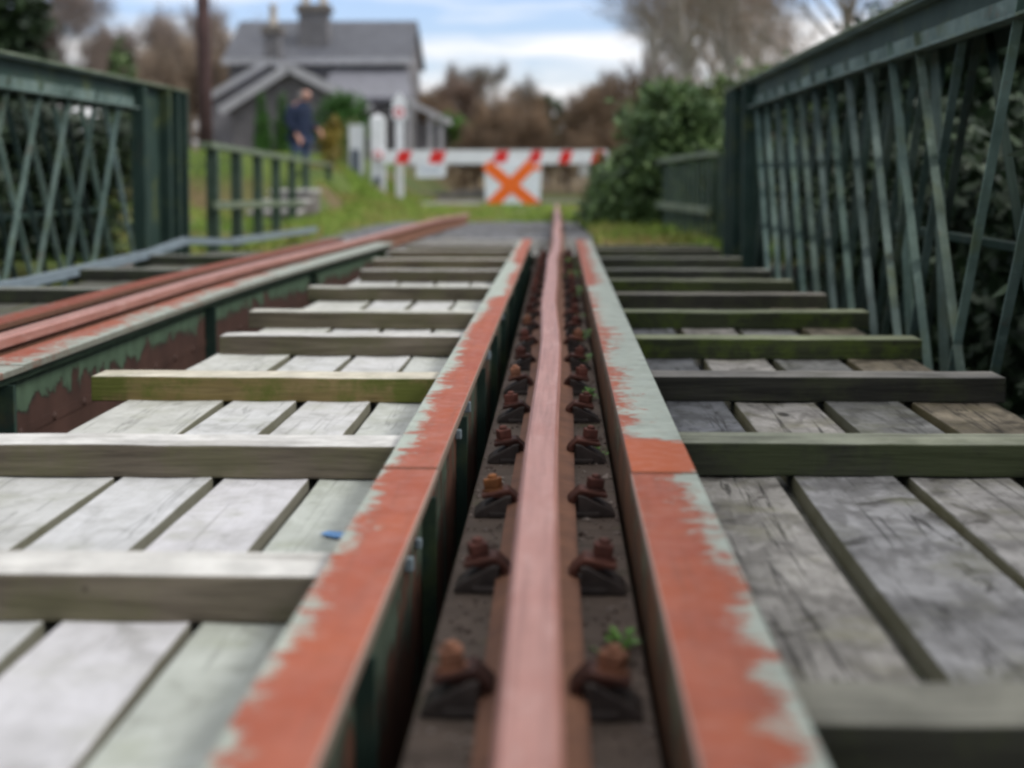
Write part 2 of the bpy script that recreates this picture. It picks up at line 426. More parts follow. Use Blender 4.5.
a.col(k).rough(.9); a.bump(d, -.8, .03); M['ballast'] = a.m
M['road'] = mat_simple('old_tarmac', (.13,.115,.10), .25, 2, .85)
a = N('river_water'); a.col((.02,.025,.018)).rough(.08); a.bump(a.noise(a.pos(), 3, 3), .15, .02); M['water'] = a.m
a = N('grass_blade'); i = a.n('ShaderNodeNewGeometry')
k = a.mix(i.outputs['Random Per Island'], (.13,.24,.03), (.27,.37,.06)); k = a.mix(a.map(a.noise(a.pos(), .6, 4), .48, .66), k, (.34,.26,.10))
a.col(k).rough(.7); M['grass'] = a.m

# ------------------------------------------------------------------ terrain (structure)
def ss(a, b, x):
    t = np.clip((x-a)/(b-a), 0, 1); return t*t*(3-2*t)
def hgt(x, y):
    x = np.asarray(x, float); y = np.asarray(y, float)
    g = -.19 + 0*x
    bank = ss(-3.3, -5.0, x)*ss(29.2, 31.8, y)*.78
    far = ss(-5, -8, x)*ss(33, 44, y)*.32
    lawn = ss(-5.4, -8.5, x)*ss(16, 26, y)*.25
    shoulder = ss(1.6, 4, x)*ss(14, 20, y)*.25
    hills = ss(150, 500, y)*14*(.6+.4*np.sin(x*.011+1))
    g = g + bank + np.maximum(far, 0) + lawn*(1-ss(29, 32, y)) + shoulder + hills
    side = .35*np.abs(np.sin(x*.6+y*.35))*ss(3,8,np.abs(x))*.25
    terr = (1.02*ss(24.7, 25.7, y) - .53*ss(25.9, 26.4, y))*ss(-4.15, -4.45, x)*(1-ss(28, 31, y)); g = np.maximum(g, -.19+terr)
    g = g - .13*ss(-2.75, -3.1, x)*ss(12.2, 13.2, y)*ss(22, 18, y)
    val = ss(12.6, 10.2, y)*ss(-6.5, -4.2, y)
    wide = val*(1-.0*x)
    return g + side - wide*2.9
def grid(xs, ys, name, mat, zoff=0, h=hgt):
    X, Y = np.meshgrid(xs, ys); Z = h(X, Y) + zoff
    V = np.stack([X, Y, Z], -1).reshape(-1, 3); nx, ny = len(xs), len(ys)
    i = (np.arange(ny-1)[:,None]*nx + np.arange(nx-1)[None,:]).ravel()
    F = np.stack([i, i+1, i+nx+1, i+nx], 1)
    return bulk(name, V, F, mat, smooth=True)
xs = np.unique(np.concatenate([np.linspace(-900,-60,22), np.linspace(-60,-14,40), np.arange(-14,10,.3), np.linspace(10,60,40), np.linspace(60,900,22)]))
ys = np.unique(np.concatenate([np.linspace(-300,-8,20), np.arange(-8,46,.35), np.linspace(46,140,60), np.linspace(140,1200,30)]))
tag(grid(xs, ys, 'ground', M['ground']), kind='structure')
tag(grid(np.linspace(-60,60,4), np.linspace(-6,12,4), 'water', M['water'], h=lambda x,y: 0*x-2.75), kind='structure')
bx = np.linspace(-2.6, .75, 30); by = np.linspace(12.35, 20.8, 60)
def bal_h(x, y):
    e = np.minimum(np.minimum(x+2.6, .75-x), np.minimum(20.8-y, 1))
    return -.195 + .055*ss(0,.5,e) + .012*np.sin(x*9+y*7)*np.sin(y*11) - .05*ss(15.6,14.2,y)
tag(grid(bx, by, 'ballast_bed', M['ballast'], h=bal_h), kind='structure')
rx = np.linspace(-3.6, 30, 40); ry = np.linspace(34.2, 38.2, 8)
tag(grid(rx, ry, 'road', M['road'], .012), kind='structure')

# grass blades: nobody could count them
def grass(n, area, hmin, hmax, keep=None):
    x = rng.uniform(area[0], area[1], n); y = rng.uniform(area[2], area[3], n)
    k = np.array([mnoise.noise(Vector((a*.7, b*.7, 0))) for a, b in zip(x, y)]) > -.25
    if keep is not None: k &= keep(x, y)
    x, y = x[k], y[k]; n = len(x)
    z = hgt(x, y) - .01; hh = rng.uniform(hmin, hmax, n); an = rng.uniform(0, 2*np.pi, n); w = .006 + .012*rng.random(n)*np.clip(y/20, .6, 2)
    lx = rng.normal(0, .35, n)*hh; ly = rng.normal(0, .35, n)*hh
    ca, sa = np.cos(an)*w, np.sin(an)*w
    V = np.stack([np.stack([x-ca, y-sa, z],1), np.stack([x+ca, y+sa, z],1), np.stack([x+ca*.6+lx*.4, y+sa*.6+ly*.4, z+hh*.6],1), np.stack([x+lx, y+ly, z+hh],1)], 1)
    return V.reshape(-1,3)
G = [grass(26000, (-4.2, 3.2, 19.5, 34), .03, .09, lambda x,y: (x<-2.55)|(x>.5)|(y>20.6)),
     grass(26000, (-9, -3.0, 28.5, 37), .06, .2),
     grass(9000, (.35, 2.6, 12.6, 20), .05, .22),
     grass(14000, (-8, -2.7, 13, 29), .04, .14),
     grass(16000, (-16, -5.5, 36, 56), .08, .2)]
V = np.concatenate(G); F = np.arange(len(V)).reshape(-1,4)
tag(bulk('grass', V, F, M['grass']), 'short rough grass over the banks and track ends', 'grass', kind='stuff')

# ------------------------------------------------------------------ bridge deck
Y0, Y1 = -3.0, 12.25
def fy(d): return d/1.01-.037
def bend(y): return .30*float(ss(6.6, 14.5, y)) + .25*float(ss(13, 21, y))
# rails -------------------------------------------------------------
def rail_profile():
    hw, fw = .033, .068
    right = [(hw*.78,0),(hw,-.008),(hw,-.036),(.010,-.050),(.009,-.108),(fw,-.124),(fw,-.135)]
    return right + [(-x,z) for x,z in reversed(right)]
def rail(path, label):
    prof = rail_profile(); n = len(prof); mb = MB(); V = []; 
    for (x,y,z) in path:
        V += [(x+a, y, z+b) for a,b in prof]
    m = len(path); base = 0
    mb.v = V
    for i in range(m-1):
        for k in range(n):
            k2 = (k+1) % n
            mb.f.append((i*n+k, i*n+k2, (i+1)*n+k2, (i+1)*n+k))
            mb.m.append(0 if k in (0, n-2, n-1, 1, n-3) else 1)
    mb.f.append(tuple(range(n))); mb.m.append(1)
    mb.f.append(tuple((m-1)*n+k for k in reversed(range(n)))); mb.m.append(1)
    o = mb.build('rail', [M['railhead'], M['railside']])
    return tag(o, label, 'rail', 'running rails of the old line')
pth = []
for y in np.arange(-3, 26.01, .25):
    x = -.032 - .010*float(ss(4.5,6.5,y)) - .006*float(ss(7.2,8.2,y)) + .022*float(ss(9.2,10.6,y)) + .004*math.sin(y*1.7) 
    x += .09*float(ss(14,26,y))*0 - .02*float(ss(16,24,y))
    pth.append((x, y, -.02*float(ss(19,25,y))))
rail(pth, 'dusty pink rusty rail running down the middle between the two red plate tops')
pth = []
for y in np.arange(-3, 20.6, .25):
    x = -1.800 + bend(y) + .003*math.sin(y*1.3)
    pth.append((x-.02, y, .010-.04*float(ss(17,21,y))))
rail(pth, 'reddish rail on the far left beside the peeling green girder')

# longitudinal timbers under the rails
mb = MB(); mb.box(-.186, .122, Y0, Y1-.02, -.45, -.15)
tag(mb.build('beam', M['waybeam'], bevel=.006), 'dark oily timber beam under the middle rail, in the trough', 'timber beam')
mb = MB(); mb.long(-2.0, -1.70, Y0, Y1-.02, -.45, -.15); mb.v = [(p[0]+bend(p[1]), p[1], p[2]) for p in mb.v]
tag(mb.build('beam', M['waybeam'], bevel=.006), 'dark timber beam under the far left rail', 'timber beam')

g = np.random.default_rng(4); mb = MB()
for k in range(1500):
    side = k % 2; x = g.uniform(.04,.118) if side else g.uniform(-.182,-.104); y = .9 + 11*g.random()**1.6; r_ = g.uniform(.002,.006)*(1+1.0*(g.random()<.12))
    q = [(g.uniform(-1,1)*r_*.3+ax*r_*g.uniform(.7,1.2), g.uniform(-1,1)*r_*.3+ay*r_*g.uniform(.7,1.2), az*r_*g.uniform(.5,.9)) for ax,ay,az in ((1,0,0),(0,1,0),(-1,0,0),(0,-1,0),(0,0,1),(0,0,-1))]
    mb.add([(x+a_, y+b_, -.1485+c_) for a_,b_,c_ in q], [(0,1,4),(1,2,4),(2,3,4),(3,0,4),(1,0,5),(2,1,5),(3,2,5),(0,3,5)])
tag(mb.build('grit', mat_leaf('grit_stone', (.10,.065,.05), (.44,.38,.33))), 'loose grit and rust flakes lying on the beam under the middle rail', 'grit', kind='stuff')

# plate girders --------------------------------------------------------
def girder(x0, x1, xw, fm, wm, label, face, splice, dz=0):
    """flange from x0 to x1 on a web at xw; face = the side that carries the stiffeners"""
    t = tag(empty('plate_girder', ((x0+x1)/2, Y0, -.60)), label, 'girder', 'plate girders of the bridge')
    off = Vector((-(x0+x1)/2, -Y0, .60))
    def P(mb, name, m, bevel=0):
        if x1 < -1: mb.v = [(p[0]+bend(p[1]), p[1], p[2]+dz) for p in mb.v]
        o = mb.build(name, m, bevel=bevel); o.parent = t; o.matrix_parent_inverse = Matrix.Translation(-Vector(t.location)); return o
    ys = [Y0] + splice + [Y1]
    for k in range(len(ys)-1):
        mb = MB(); z = -.010 + (.003 if k % 2 else 0)
        n = 40
        # plate with a slightly wandering edge
        mb.long(x0 + (.002 if k % 2 else 0), x1 - (.001 if k % 2 else 0), ys[k]+.0015, ys[k+1]-.0015, -.030, z)
        P(mb, 'top_flange', fm, .0025)
    mb = MB(); mb.long(xw-.007, xw+.007, Y0, Y1, -.585, -.0305); P(mb, 'web', wm)
    mb = MB(); mb.long(x0, x1, Y0, Y1, -.60, -.586); P(mb, 'bottom_flange', M['green_d'], .002)
    mb = MB()
    for s in (1,-1):                                  # angle irons under the flange
        if x0+.012 < xw + s*.04 < x1-.012: mb.long(min(xw+s*.0075, xw+s*.04), max(xw+s*.0075, xw+s*.04), Y0, Y1, -.062, -.0305)
    if mb.v: P(mb, 'angle_iron', wm, .003)
    return t, P
gl, Pl = girder(-.330, -.225, -.262, M['flange_l'], M['web_mid'], 'red flaking girder top left of the middle rail', 1, [2.75, 6.6, 9.2])
for y in np.arange(.9, 12, .92):
    mb = MB(); mb.box(-.2545, -.228, y, y+.012, -.44, -.063); mb.box(-.2545, -.248, y+.0125, y+.05, -.44, -.063); Pl(mb, 'stiffener', M['green_d'])
for (y, z, s) in ((2.42,-.105,.015),(2.60,-.115,.012),(3.62,-.10,.015),(3.95,-.085,.018),(5.0,-.075,.02),(5.2,-.10,.015),(6.4,-.08,.016),(7.5,-.09,.016)):
    mb = MB(); mb.box(-.2545, -.2545+s, y, y+s*1.1, z-s*.8, z+s*.8); Pl(mb, 'packing_block', M['duct'], .003)  # pale blocks stand in for spots of daylight between the stiffeners
gr, Pr = girder(.130, .2525, .139, M['flange_r'], M['web_rt'], 'red and pale green girder top right of the middle rail', 1, [2.72, 7.25])
for y in np.arange(1.3, 12, .92):
    mb = MB(); mb.box(.147, .235, y, y+.012, -.58, -.063); Pr(mb, 'stiffener', M['green_d'])
gi, Pi = girder(-1.745, -1.597, -1.672, M['flange_i'], M['web_in'], 'peeling green and brown girder beside the left walkway planks', 1, [4.4, 8.3], -.026)
for y in (1.6, 4.35, 6.95, 9.4, 11.9):
    mb = MB(); mb.box(-1.6645, -1.612, y, y+.012, -.58, -.063); Pi(mb, 'stiffener', M['green_d'], .002)
    mb = MB(); mb.box(-1.6645, -1.655, y+.0125, y+.14, -.58, -.063)
    for z in (-.12, -.21, -.30):
        mb.lathe([(.018,0),(.017,.006),(.010,.012),(.001,.014)], (-1.655, y+.09, z), 8, 'x')
    Pi(mb, 'splice_plate', M['green_d'], .002)
mb = MB()
for y in np.arange(.5, 12, .31):
    mb.lathe([(.016,0),(.015,.006),(.009,.011),(.001,.013)], (-1.6652, y, -.235), 8, 'x')
mb.long(-1.6647, -1.661, .4, 12.0, -.25, -.22)
Pi(mb, 'rivet_strip', M['web_in'])
go, Po = girder(-2.13, -2.015, -2.06, M['flange_o'], M['web_mid'], 'red topped girder on the far side of the left rail', 1, [5.2])

# rail chairs -------------------------------------------------------------
def make_chair():
    t = tag(empty('rail_chair', (0,0,-.15)), 'x', 'rail fastening', 'iron rail fastenings along the middle rail')
    mb = MB(); mb.box(-.120, .118, -.050, .050, .001, .0145)
    mb.build('base_plate', M['iron'], t, .004)
    for s in (-1, 1):
        # wedge shoulder falling away from the rail
        mb = MB(); poly = [(s*.0705,.001),(s*.150,.001),(s*.150,.008),(s*.136,.020),(s*.085,.048),(s*.0705,.050)]
        mb.prism(poly, -.045, .045); mb.build('shoulder', M['iron'], t, .003, color=(1,1,1))
        mb = MB(); mb.prism([(s*.050,.0285),(s*.066,.0305),(s*.076,.052),(s*.132,.040),(s*.136,.050),(s*.078,.063),(s*.054,.041)], -.034, .034)
        mb.build('clip', M['rusty'], t, .004, color=(.75,.7,.75))
        mb = MB(); mb.lathe([(.024,.050),(.024,.060)], (0,0,0), 12); mb.box(-.0165, .0165, -.0165, .0165, .0602, .083); mb.lathe([(.011,.0828),(.0105,.090),(.004,.092)], (0,0,0), 10)
        o = mb.build('bolt', M['rusty'], t, .003, color=(.9,.8,.9), loc=(s*.102,0,0)); o.rotation_euler = (0, s*.12, 0)
    return t
chair = make_chair()
for i, y in enumerate([.80, 1.35] + [1.90 + .552*k for k in range(19)]):
    c = chair if i == 0 else copy_tree(chair)
    c.location = (-.032 + random.uniform(-.003,.003), y + random.uniform(-.02,.02), -.15); c.rotation_euler.z = random.uniform(-.05,.05); c.scale = (.94, .86, random.uniform(.88,1.0))
    for ch in c.children:
        if ch.name.startswith('bolt'):
            u = random.random()
            w = .45+.5*random.random(); ch.color = (1.5,1.6,1.35,1) if i in (2,) or u < .10 else ((1.5,1.4,.7,1) if i == 4 and ch.location.x < 9 and ch.name[-1] in '02468' else (w,.85*w,.9*w,1)); ch.rotation_euler.z = random.uniform(-.5,.5)
        elif ch.name.startswith('clip'):
            u = random.uniform(.3,.75); ch.color = (u, u*.9, u*.9, 1)
    if i < 2:
        c['label'] = ['dark rail fastening below the bottom edge of the frame', 'second dark rail fastening below the bottom edge of the frame'][i]
    else:
        c['label'] = ('pair of rusty bolts and dark wedges gripping the middle rail, ' + ORD[i-2] + (' to the camera' if i == 2 else ' pair from the camera')) if i < 22 else 'rusty rail fastening'

# planks --------------------------------------------------------------------
def plank(x0, x1, y0, y1, m, tintc, label, grp, z=-.1075, th=.042, seed=0):
    """a sawn board, slightly cupped and uneven"""
    r = random.Random(seed); nx, ny = 4, max(4, int((y1-y0)/.16))
    cx, cy = (x0+x1)/2, (y0+y1)/2; V = []; mb = MB()
    ph = r.uniform(0, 9); dz = r.uniform(-.003,.003)
    for layer in (0, 1):
        for j in range(ny+1):
            y = y0+(y1-y0)*j/ny
            for i in range(nx+1):
                u = i/nx; x = x0+(x1-x0)*u
                if i in (0, nx): x += .004*math.sin(y*2.3+ph+i) + .0025*mnoise.noise(Vector((y*5, ph, i)))
                zz = 0 if layer == 0 else th
                zz += .0025*(2*u-1)**2 + .003*math.sin(y*1.1+ph) + .0018*mnoise.noise(Vector((x*9, y*4, ph)))
                V.append((x-cx, y-cy, zz-th+dz))
    n = (nx+1)*(ny+1); mb.v = V
    for j in range(ny):
        for i in range(nx):
            q = j*(nx+1)+i
            mb.f.append((q, q+nx+1, q+nx+2, q+1)); mb.f.append((n+q, n+q+1, n+q+nx+2, n+q+nx+1))
    for j in range(ny):
        q = j*(nx+1); mb.f.append((q, n+q, n+q+nx+1, q+nx+1)); q += nx; mb.f.append((q, q+nx+1, n+q+nx+1, n+q))
    for i in range(nx):
        mb.f.append((i, i+1, n+i+1, n+i)); q = ny*(nx+1)+i; mb.f.append((q, n+q, n+q+1, q+1))
    mb.m = [0]*len(mb.f)
    o = mb.build('deck_plank', m, bevel=.003, loc=(cx, cy, z), color=tintc)
    return tag(o, label, 'plank', grp)
LP = [(-.510,-.336),(-.713,-.527),(-.924,-.7365),(-1.215,-.946)]
LN = ['next to the red girder top', 'second out from the red girder top', 'third out from the red girder top', 'outermost, by the peeling girder']
YS = [-2.9, 3.19, 7.61, 12.1]
lt = {(0,0):(.82,.86,.78),(0,1):(1.02,1.0,1.02),(0,2):(1.0,1.0,1.0),(0,3):(.96,.96,.93),
      (1,0):(.92,.94,.88),(1,1):(1.03,1.02,1.0),(1,2):(1.02,1.02,1.0),(1,3):(.93,.93,.86)}
SEC = ['front', 'middle', 'far']
for k in range(3):
    for i, (a0, a1) in enumerate(LP):
        u = random.uniform(.9,1.02)
        plank(a0, a1, YS[k]+.003, YS[k+1]-.003, M['plank_l'], lt.get((k,i), (u,u,u*.96)),
              '%s pale plank, %s' % (SEC[k]+' length of', LN[i]), 'pale planks left of the middle rail', seed=10*k+i)
RP = [(.262,.461),(.497,.712),(.740,.955),(.992,1.215)]
RN = ['next to the rusty girder top', 'second out from the girder top', 'third out from the girder top', 'outermost, by the lattice']
YR = [-2.9, 3.25, 7.2, 12.1]
rt = {(0,0):(1.6,1.56,1.46),(0,1):(1.15,1.17,1.20),(0,2):(1.25,1.24,1.22),(0,3):(1.1,1.08,1.0),
      (1,0):(.62,.66,.72),(1,1):(1.25,1.22,1.15),(1,2):(.72,.74,.72),(1,3):(.80,.70,.52)}
for k in range(3):
    for i, (a0, a1) in enumerate(RP):
        u = random.uniform(.6,.95)
        plank(a0, a1, YR[k]+.003, YR[k+1]-.003, M['plank_r'], rt.get((k,i), (u,u,u)),
              '%s grey plank, %s' % (SEC[k]+' length of', RN[i]), 'grey planks right of the middle rail', seed=100+10*k+i)
for i, (a0, a1) in enumerate([(-2.36,-2.17),(-2.58,-2.39),(-2.80,-2.61)]):
    plank(a0, a1, YS[0], YS[3], M['plank_d'], (1,1,1), 'dark plank beyond the left rail, %s the grey duct' % ['farthest from', 'second from', 'nearest to'][i], 'dark planks beyond the left rail', seed=300+i)
# bearers under the planks
for k, y in enumerate(np.arange(-2.4, 12.2, 1.05)):
    for (xa, xb) in ((-1.50,-.345),(.262,1.30),(-2.95,-2.15)):
        pass
# small paint mark on the plank by the girder (blue)
mb = MB(); 
pts = [(-.012,-.02),(.02,-.026),(.045,-.012),(.048,.012),(.03,.022),(.0,.016),(-.03,.024),(-.04,.004)]
mb.prism([(x,y) for x,y in pts], 0, .0015, 'xy')
tag(mb.build('paint_mark', M['blue'], loc=(-.385, 2.62, -.104)), 'small blue paint splash on the pale plank by the girder', 'paint mark')

# cross timbers ---------------------------------------------------------------
def timber(x0, x1, y, w, m, tintc, label, grp, seed, h=.071, z=-.106):
    y = fy(y); r = random.Random(seed); mb = MB(); n = max(6, int((x1-x0)/.07)); cx = (x0+x1)/2; V = []
    ph = r.uniform(0,9); sk = r.uniform(-.012,.012)
    for i in range(n+1):
        x = x0+(x1-x0)*i/n
        dy = sk*(i/n-.5); t = .0022*mnoise.noise(Vector((x*7,ph,1))); f = .003*mnoise.noise(Vector((x*6,ph,5)))
        wear = .004*max(0, mnoise.noise(Vector((x*2.2,ph,9))))
        V += [(x-cx, dy+f, 0), (x-cx, dy+w, 0), (x-cx, dy+w, h+t-wear), (x-cx, dy+f*.6, h+t-wear*1.6)]
    mb.v = V
    for i in range(n):
        for k in range(4):
            k2 = (k+1) % 4; mb.f.append((4*i+k, 4*i+k2, 4*i+4+k2, 4*i+4+k))
    mb.f.append((3,2,1,0)); mb.f.append(tuple(4*n+k for k in range(4))); mb.m = [0]*len(mb.f)
    o = mb.build('cross_timber', m, bevel=.004, loc=(cx, y, z), color=tintc)
    return tag(o, label, 'timber', grp)
L = [(1.12,-1.27,'timber_l',(1,1,1)),(2.154,-1.30,'timber_l',(1,1,.97)),(3.18,-1.29,'timber_l',(1,1,.98)),(4.24,-1.322,'timber_m',(1,1,1)),
     (5.31,-1.20,'timber_l',(.9,.9,.88)),(6.23,-1.285,'timber_l',(.85,.86,.78)),(7.57,-1.265,'timber_l',(.75,.77,.7)),
     (8.88,-1.175,'timber_l',(.72,.72,.68)),(10.0,-1.24,'timber_l',(.8,.78,.7)),(11.1,-1.25,'timber_l',(.72,.7,.62)),(11.85,-1.2,'timber_l',(.65,.62,.58))]
for i, (y, xe, m, c) in enumerate(L):
    lab = 'left walkway cross timber below the frame edge' if i == 0 else ('yellow-green mossy cross timber on the left planks' if m == 'timber_m' else
          'pale topped cross timber on the left planks, %s' % ('nearest to the camera' if i == 1 else ORD[i-1] + ' row from the camera'))
    timber(xe, -.336, y, .135 if i < 4 else .12, M[m], c, lab, 'cross timbers on the left planks', 500+i)
Rr = [(1.60,1.29,'timber_r',(1.0,1.0,.9)),(3.24,1.30,'timber_r',(1,1.08,.9)),(4.29,1.25,'timber_r',(.8,.78,.78)),(5.26,1.247,'timber_g',(1,1.1,.9)),
      (6.28,1.275,'timber_g',(.9,1,.85)),(7.17,1.257,'timber_r',(1,.95,.9)),(8.09,1.24,'timber_g',(.9,.95,.9)),(8.97,1.24,'timber_r',(.9,.95,.9)),(10.2,1.22,'timber_r',(1,1.05,.95)),(11.3,1.2,'timber_r',(1.3,1.3,1.1)),(11.9,1.2,'timber_r',(1.2,1.2,1.0))]
for i, (y, xe, m, c) in enumerate(Rr):
    lab = '%s cross timber on the right planks, %s' % ({'timber_r':'dark weathered','timber_g':'dark green algae-covered'}[m], 'nearest to the camera' if i == 0 else ORD[i] + ' row from the camera')
    timber(.262, xe, y, .135 if i < 4 else .12, M[m], c, lab, 'cross timbers on the right planks', 600+i)
for i, y in enumerate([4.4, 5.9, 7.4, 8.9, 10.4]):
    timber(-2.92, -2.16, y, .13, M['timber_r'], (.9,.95,.9), 'dark cross timber beyond the left rail, %s' % ('nearest to the camera' if i == 0 else ORD[i] + ' from the camera'), 'cross timbers beyond the left rail', 640+i)

# sleepers in the ballast beyond the bridge
for k in range(5):
    y = 12.5 + .62*k; mb = MB(); mb.box(-1.32, 1.32, -.12, .12, -.09, 0)
    o = mb.build('sleeper', M['timber_l'], bevel=.008, loc=(-.88, y, -.142 + random.uniform(-.006,.006)), color=(.62,.63,.62))
    o.rotation_euler.z = random.uniform(-.01,.01)
    tag(o, 'weathered grey sleeper in the ballast past the bridge, %s to the bridge' % ORD[k] if k == 0 else 'weathered grey sleeper in the ballast, %s from the bridge end' % ORD[k], 'sleeper', 'sleepers beyond the bridge')

# ------------------------------------------------------------------ lattice trusses
ZT, ZB = 1.205, -.42
def truss(side, label):
    """side +1: right of the deck, -1: left; built along world Y"""
    X = 1.40 if side > 0 else -3.115
    t = tag(empty('lattice_girder', (X, Y0, -.6)), label, 'lattice girder', 'lattice side girders of the bridge')
    inv = Matrix.Translation(-Vector(t.location))
    def P(mb, name, m, bevel=0, color=None):
        o = mb.build(name, m, bevel=bevel, color=color); o.parent = t; o.matrix_parent_inverse = inv; return o
    s = side
    bx = lambda a, b: (min(X+s*a, X+s*b), max(X+s*a, X+s*b))
    # top chord: cover plate, deep web plates, lower angle facing the track
    x0, x1 = bx(-.07, .32)
    mb = MB(); mb.box(x0, x1, Y0, Y1+.05, ZT-.016, ZT); P(mb, 'top_plate', M['green_top'], .003)
    x0, x1 = bx(.005, .018); mb = MB(); mb.box(x0, x1, Y0, Y1-.01, ZT-.205, ZT-.017)
    x0, x1 = bx(.235, .248); mb.box(x0, x1, Y0, Y1-.01, ZT-.205, ZT-.017); P(mb, 'chord_web', M['green_d'])
    mb = MB(); x0, x1 = bx(-.055, .0045); mb.box(x0, x1, Y0, Y1-1.35, ZT-.205, ZT-.193)
    x0, x1 = bx(-.0075, .0045); mb.box(x0, x1, Y0, Y1-1.35, ZT-.192, ZT-.125)
    P(mb, 'chord_angle', M['green'], .002)
    mb = MB(); x0, x1 = bx(-.055, .0045); mb.box(x0, x1, Y0, Y1-1.35, ZT-.029, ZT-.0165); P(mb, 'upper_angle', M['green'], .002)
    # bottom chord
    mb = MB(); x0, x1 = bx(.005, .018); mb.box(x0, x1, Y0, Y1, ZB-.18, ZB+.12); x0, x1 = bx(-.08, .32); mb.box(x0, x1, Y0, Y1, ZB-.2, ZB-.182)
    P(mb, 'bottom_chord', M['green_d'])
    mb = MB(); x0, x1 = bx(-.06, .0045); mb.box(x0, x1, Y0, Y1-1.35, ZB+.108, ZB+.12); P(mb, 'bottom_angle', M['green_d'], .002)
    # lattice bars: a front plane and a rear plane, angle irons
    zt, zb = ZT-.13, ZB+.04
    run = .86; pitch = .48 if s > 0 else .535
    r = random.Random(5 if s > 0 else 9)
    y = -2.6; k = 0
    def lbar(ya, yb, xo, m, w=.042, wide=False, mul=1):
        mb = MB()
        A = Vector((X+s*xo, ya, zt)); B = Vector((X+s*xo, yb, zb)); d = (B-A).normalized()
        n = Vector((1,0,0)); u = d.cross(n).normalized()
        mb.bar(A, B, w, .010, up=(1,0,0))                                   # flat leg against the chord
        if not wide: mb.bar(A + u*(w/2-.004) + Vector((-s*.0155,0,0)), B + u*(w/2-.004) + Vector((-s*.0155,0,0)), .006, .021, up=(1,0,0))  # standing leg
        c = r.uniform(.55, 1.1)*mul
        P(mb, 'lattice_bar', m, 0, (c*r.uniform(.92,1.05), c, c*r.uniform(.9,1.05)))
    flip = 4.9 if s > 0 else -9
    while y+run*.95 < Y1-1.3:
        if y > flip:
            lbar(y+run, y, -.004, M['green'])             # top far, bottom near
            lbar(y+.1, y+run+.1, .16, M['green'], mul=.7)
            if s > 0:
                lbar(y+.27, y+run+.27, .026, M['green'], mul=1.0)
        else:
            lbar(y, y+run, -.004, M['green'], mul=1.7)  # colour raised to offset the shade on these downward-facing bars
            lbar(y+run+.1, y+.1, .16, M['green_d'])
        y += pitch; k += 1
        if s < 0: lbar(y+.02, y+run+.02, .026, M['green'], mul=2.1, w=.055)  # crossing bars painted brighter because they stand in shade
    if s > 0:                                              # wider flats in the middle panels
        for ya, yb in ((6.9, 6.45), (6.2, 5.9), (3.9, 4.35)):
            lbar(ya, yb, .120, M['green'], .13, True)
    mb = MB(); x0, x1 = bx(.27, .30); mb.box(x0, x1, Y0, Y1-1.3, .245, .28); P(mb, 'stay_rail', M['green_d'], .004)
    # end panel with ribs
    x0, x1 = bx(.006, .018)
    mb = MB(); mb.box(x0-.001, x1+.001, Y1-1.34, Y1-.02, ZB+.121, ZT-.206); P(mb, 'end_panel', M['green_d'])
    for yy in (Y1-1.32, Y1-.62, Y1-.34, Y1-.08):
        mb = MB(); x0, x1 = bx(-.075, .0045); mb.box(x0, x1, yy, yy+.014, ZB+.121, ZT-.03); x0, x1 = bx(-.0755, -.0655); mb.box(x0, x1, yy+.0145, yy+.07, ZB+.121, ZT-.03); P(mb, 'rib', M['green_d'], .002)
    x0, x1 = bx(-.04, .30); mb = MB(); mb.box(x0, x1, Y1-.005, Y1+.012, ZB-.18, ZT-.0165); P(mb, 'end_plate', M['green_d'], .002)
    return t
truss(1, 'dark green steel lattice girder along the right side of the bridge')
truss(-1, 'dark green steel lattice girder along the left side, beyond the left rail')

# cross girders carry everything (out of sight under the deck)
for k, y in enumerate(np.arange(-2.0, 12.2, 2.35)):
    mb = MB(); mb.box(-3.08, 1.42, y, y+.016, -.98, -.62); mb.box(-3.08,1.42,y-.09,y+.106,-.619,-.603); mb.box(-3.08,1.42,y-.09,y+.106,-.998,-.981)
    tag(mb.build('cross_girder', M['green_d']), 'dark riveted cross girder hidden under the bridge deck', 'girder', 'cross girders under the deck')
for (nm, x0, x1, lb) in (('bearer', -1.46, -1.38, 'timber bearer under the outer edge of the pale left planks'), ('bearer', -.60, -.52, 'timber bearer under the inner edge of the pale left planks'),
                         ('bearer', .46, .54, 'timber bearer under the inner edge of the grey right planks'), ('bearer', 1.02, 1.1, 'timber bearer under the outer edge of the grey right planks'), ('bearer', -2.62, -2.54, 'timber bearer under the dark planks beyond the left rail')):
    if x0 < -1.3: x0, x1 = (-1.15, -1.07)
    if 'beyond' in lb: x0, x1 = -2.62, -2.54
    mb = MB(); mb.box(x0, x1, -2.8, 12.1, -.602, -.146)
    tag(mb.build(nm, M['plank_d']), lb, 'bearer', 'bearers under the planks')

# grey cable duct along the left walkway
mb = MB(); P_ = [(-2.86,-3,-.03),(-2.86,6,-.03),(-2.87,8.0,-.06),(-2.86,10.4,-.035),(-2.82,11.2,.02),(-2.72,12.3,-.04),(-2.70,16.5,-.10)]
for p0, p1 in zip(P_[:-1], P_[1:]): mb.bar(p0, p1, .05, .045)
t = tag(mb.build('cable_duct', M['duct'], bevel=.006), 'blue-grey cable duct running beside the left lattice girder', 'cable duct')
mb = MB()
for i in range(len(P_)-1):
    p0, p1 = Vector(P_[i]), Vector(P_[i+1]); mb.bar(p0+Vector((0,0,.027)), p1+Vector((0,0,.027)), .056, .008)
mb.build('lid', M['duct'], t)

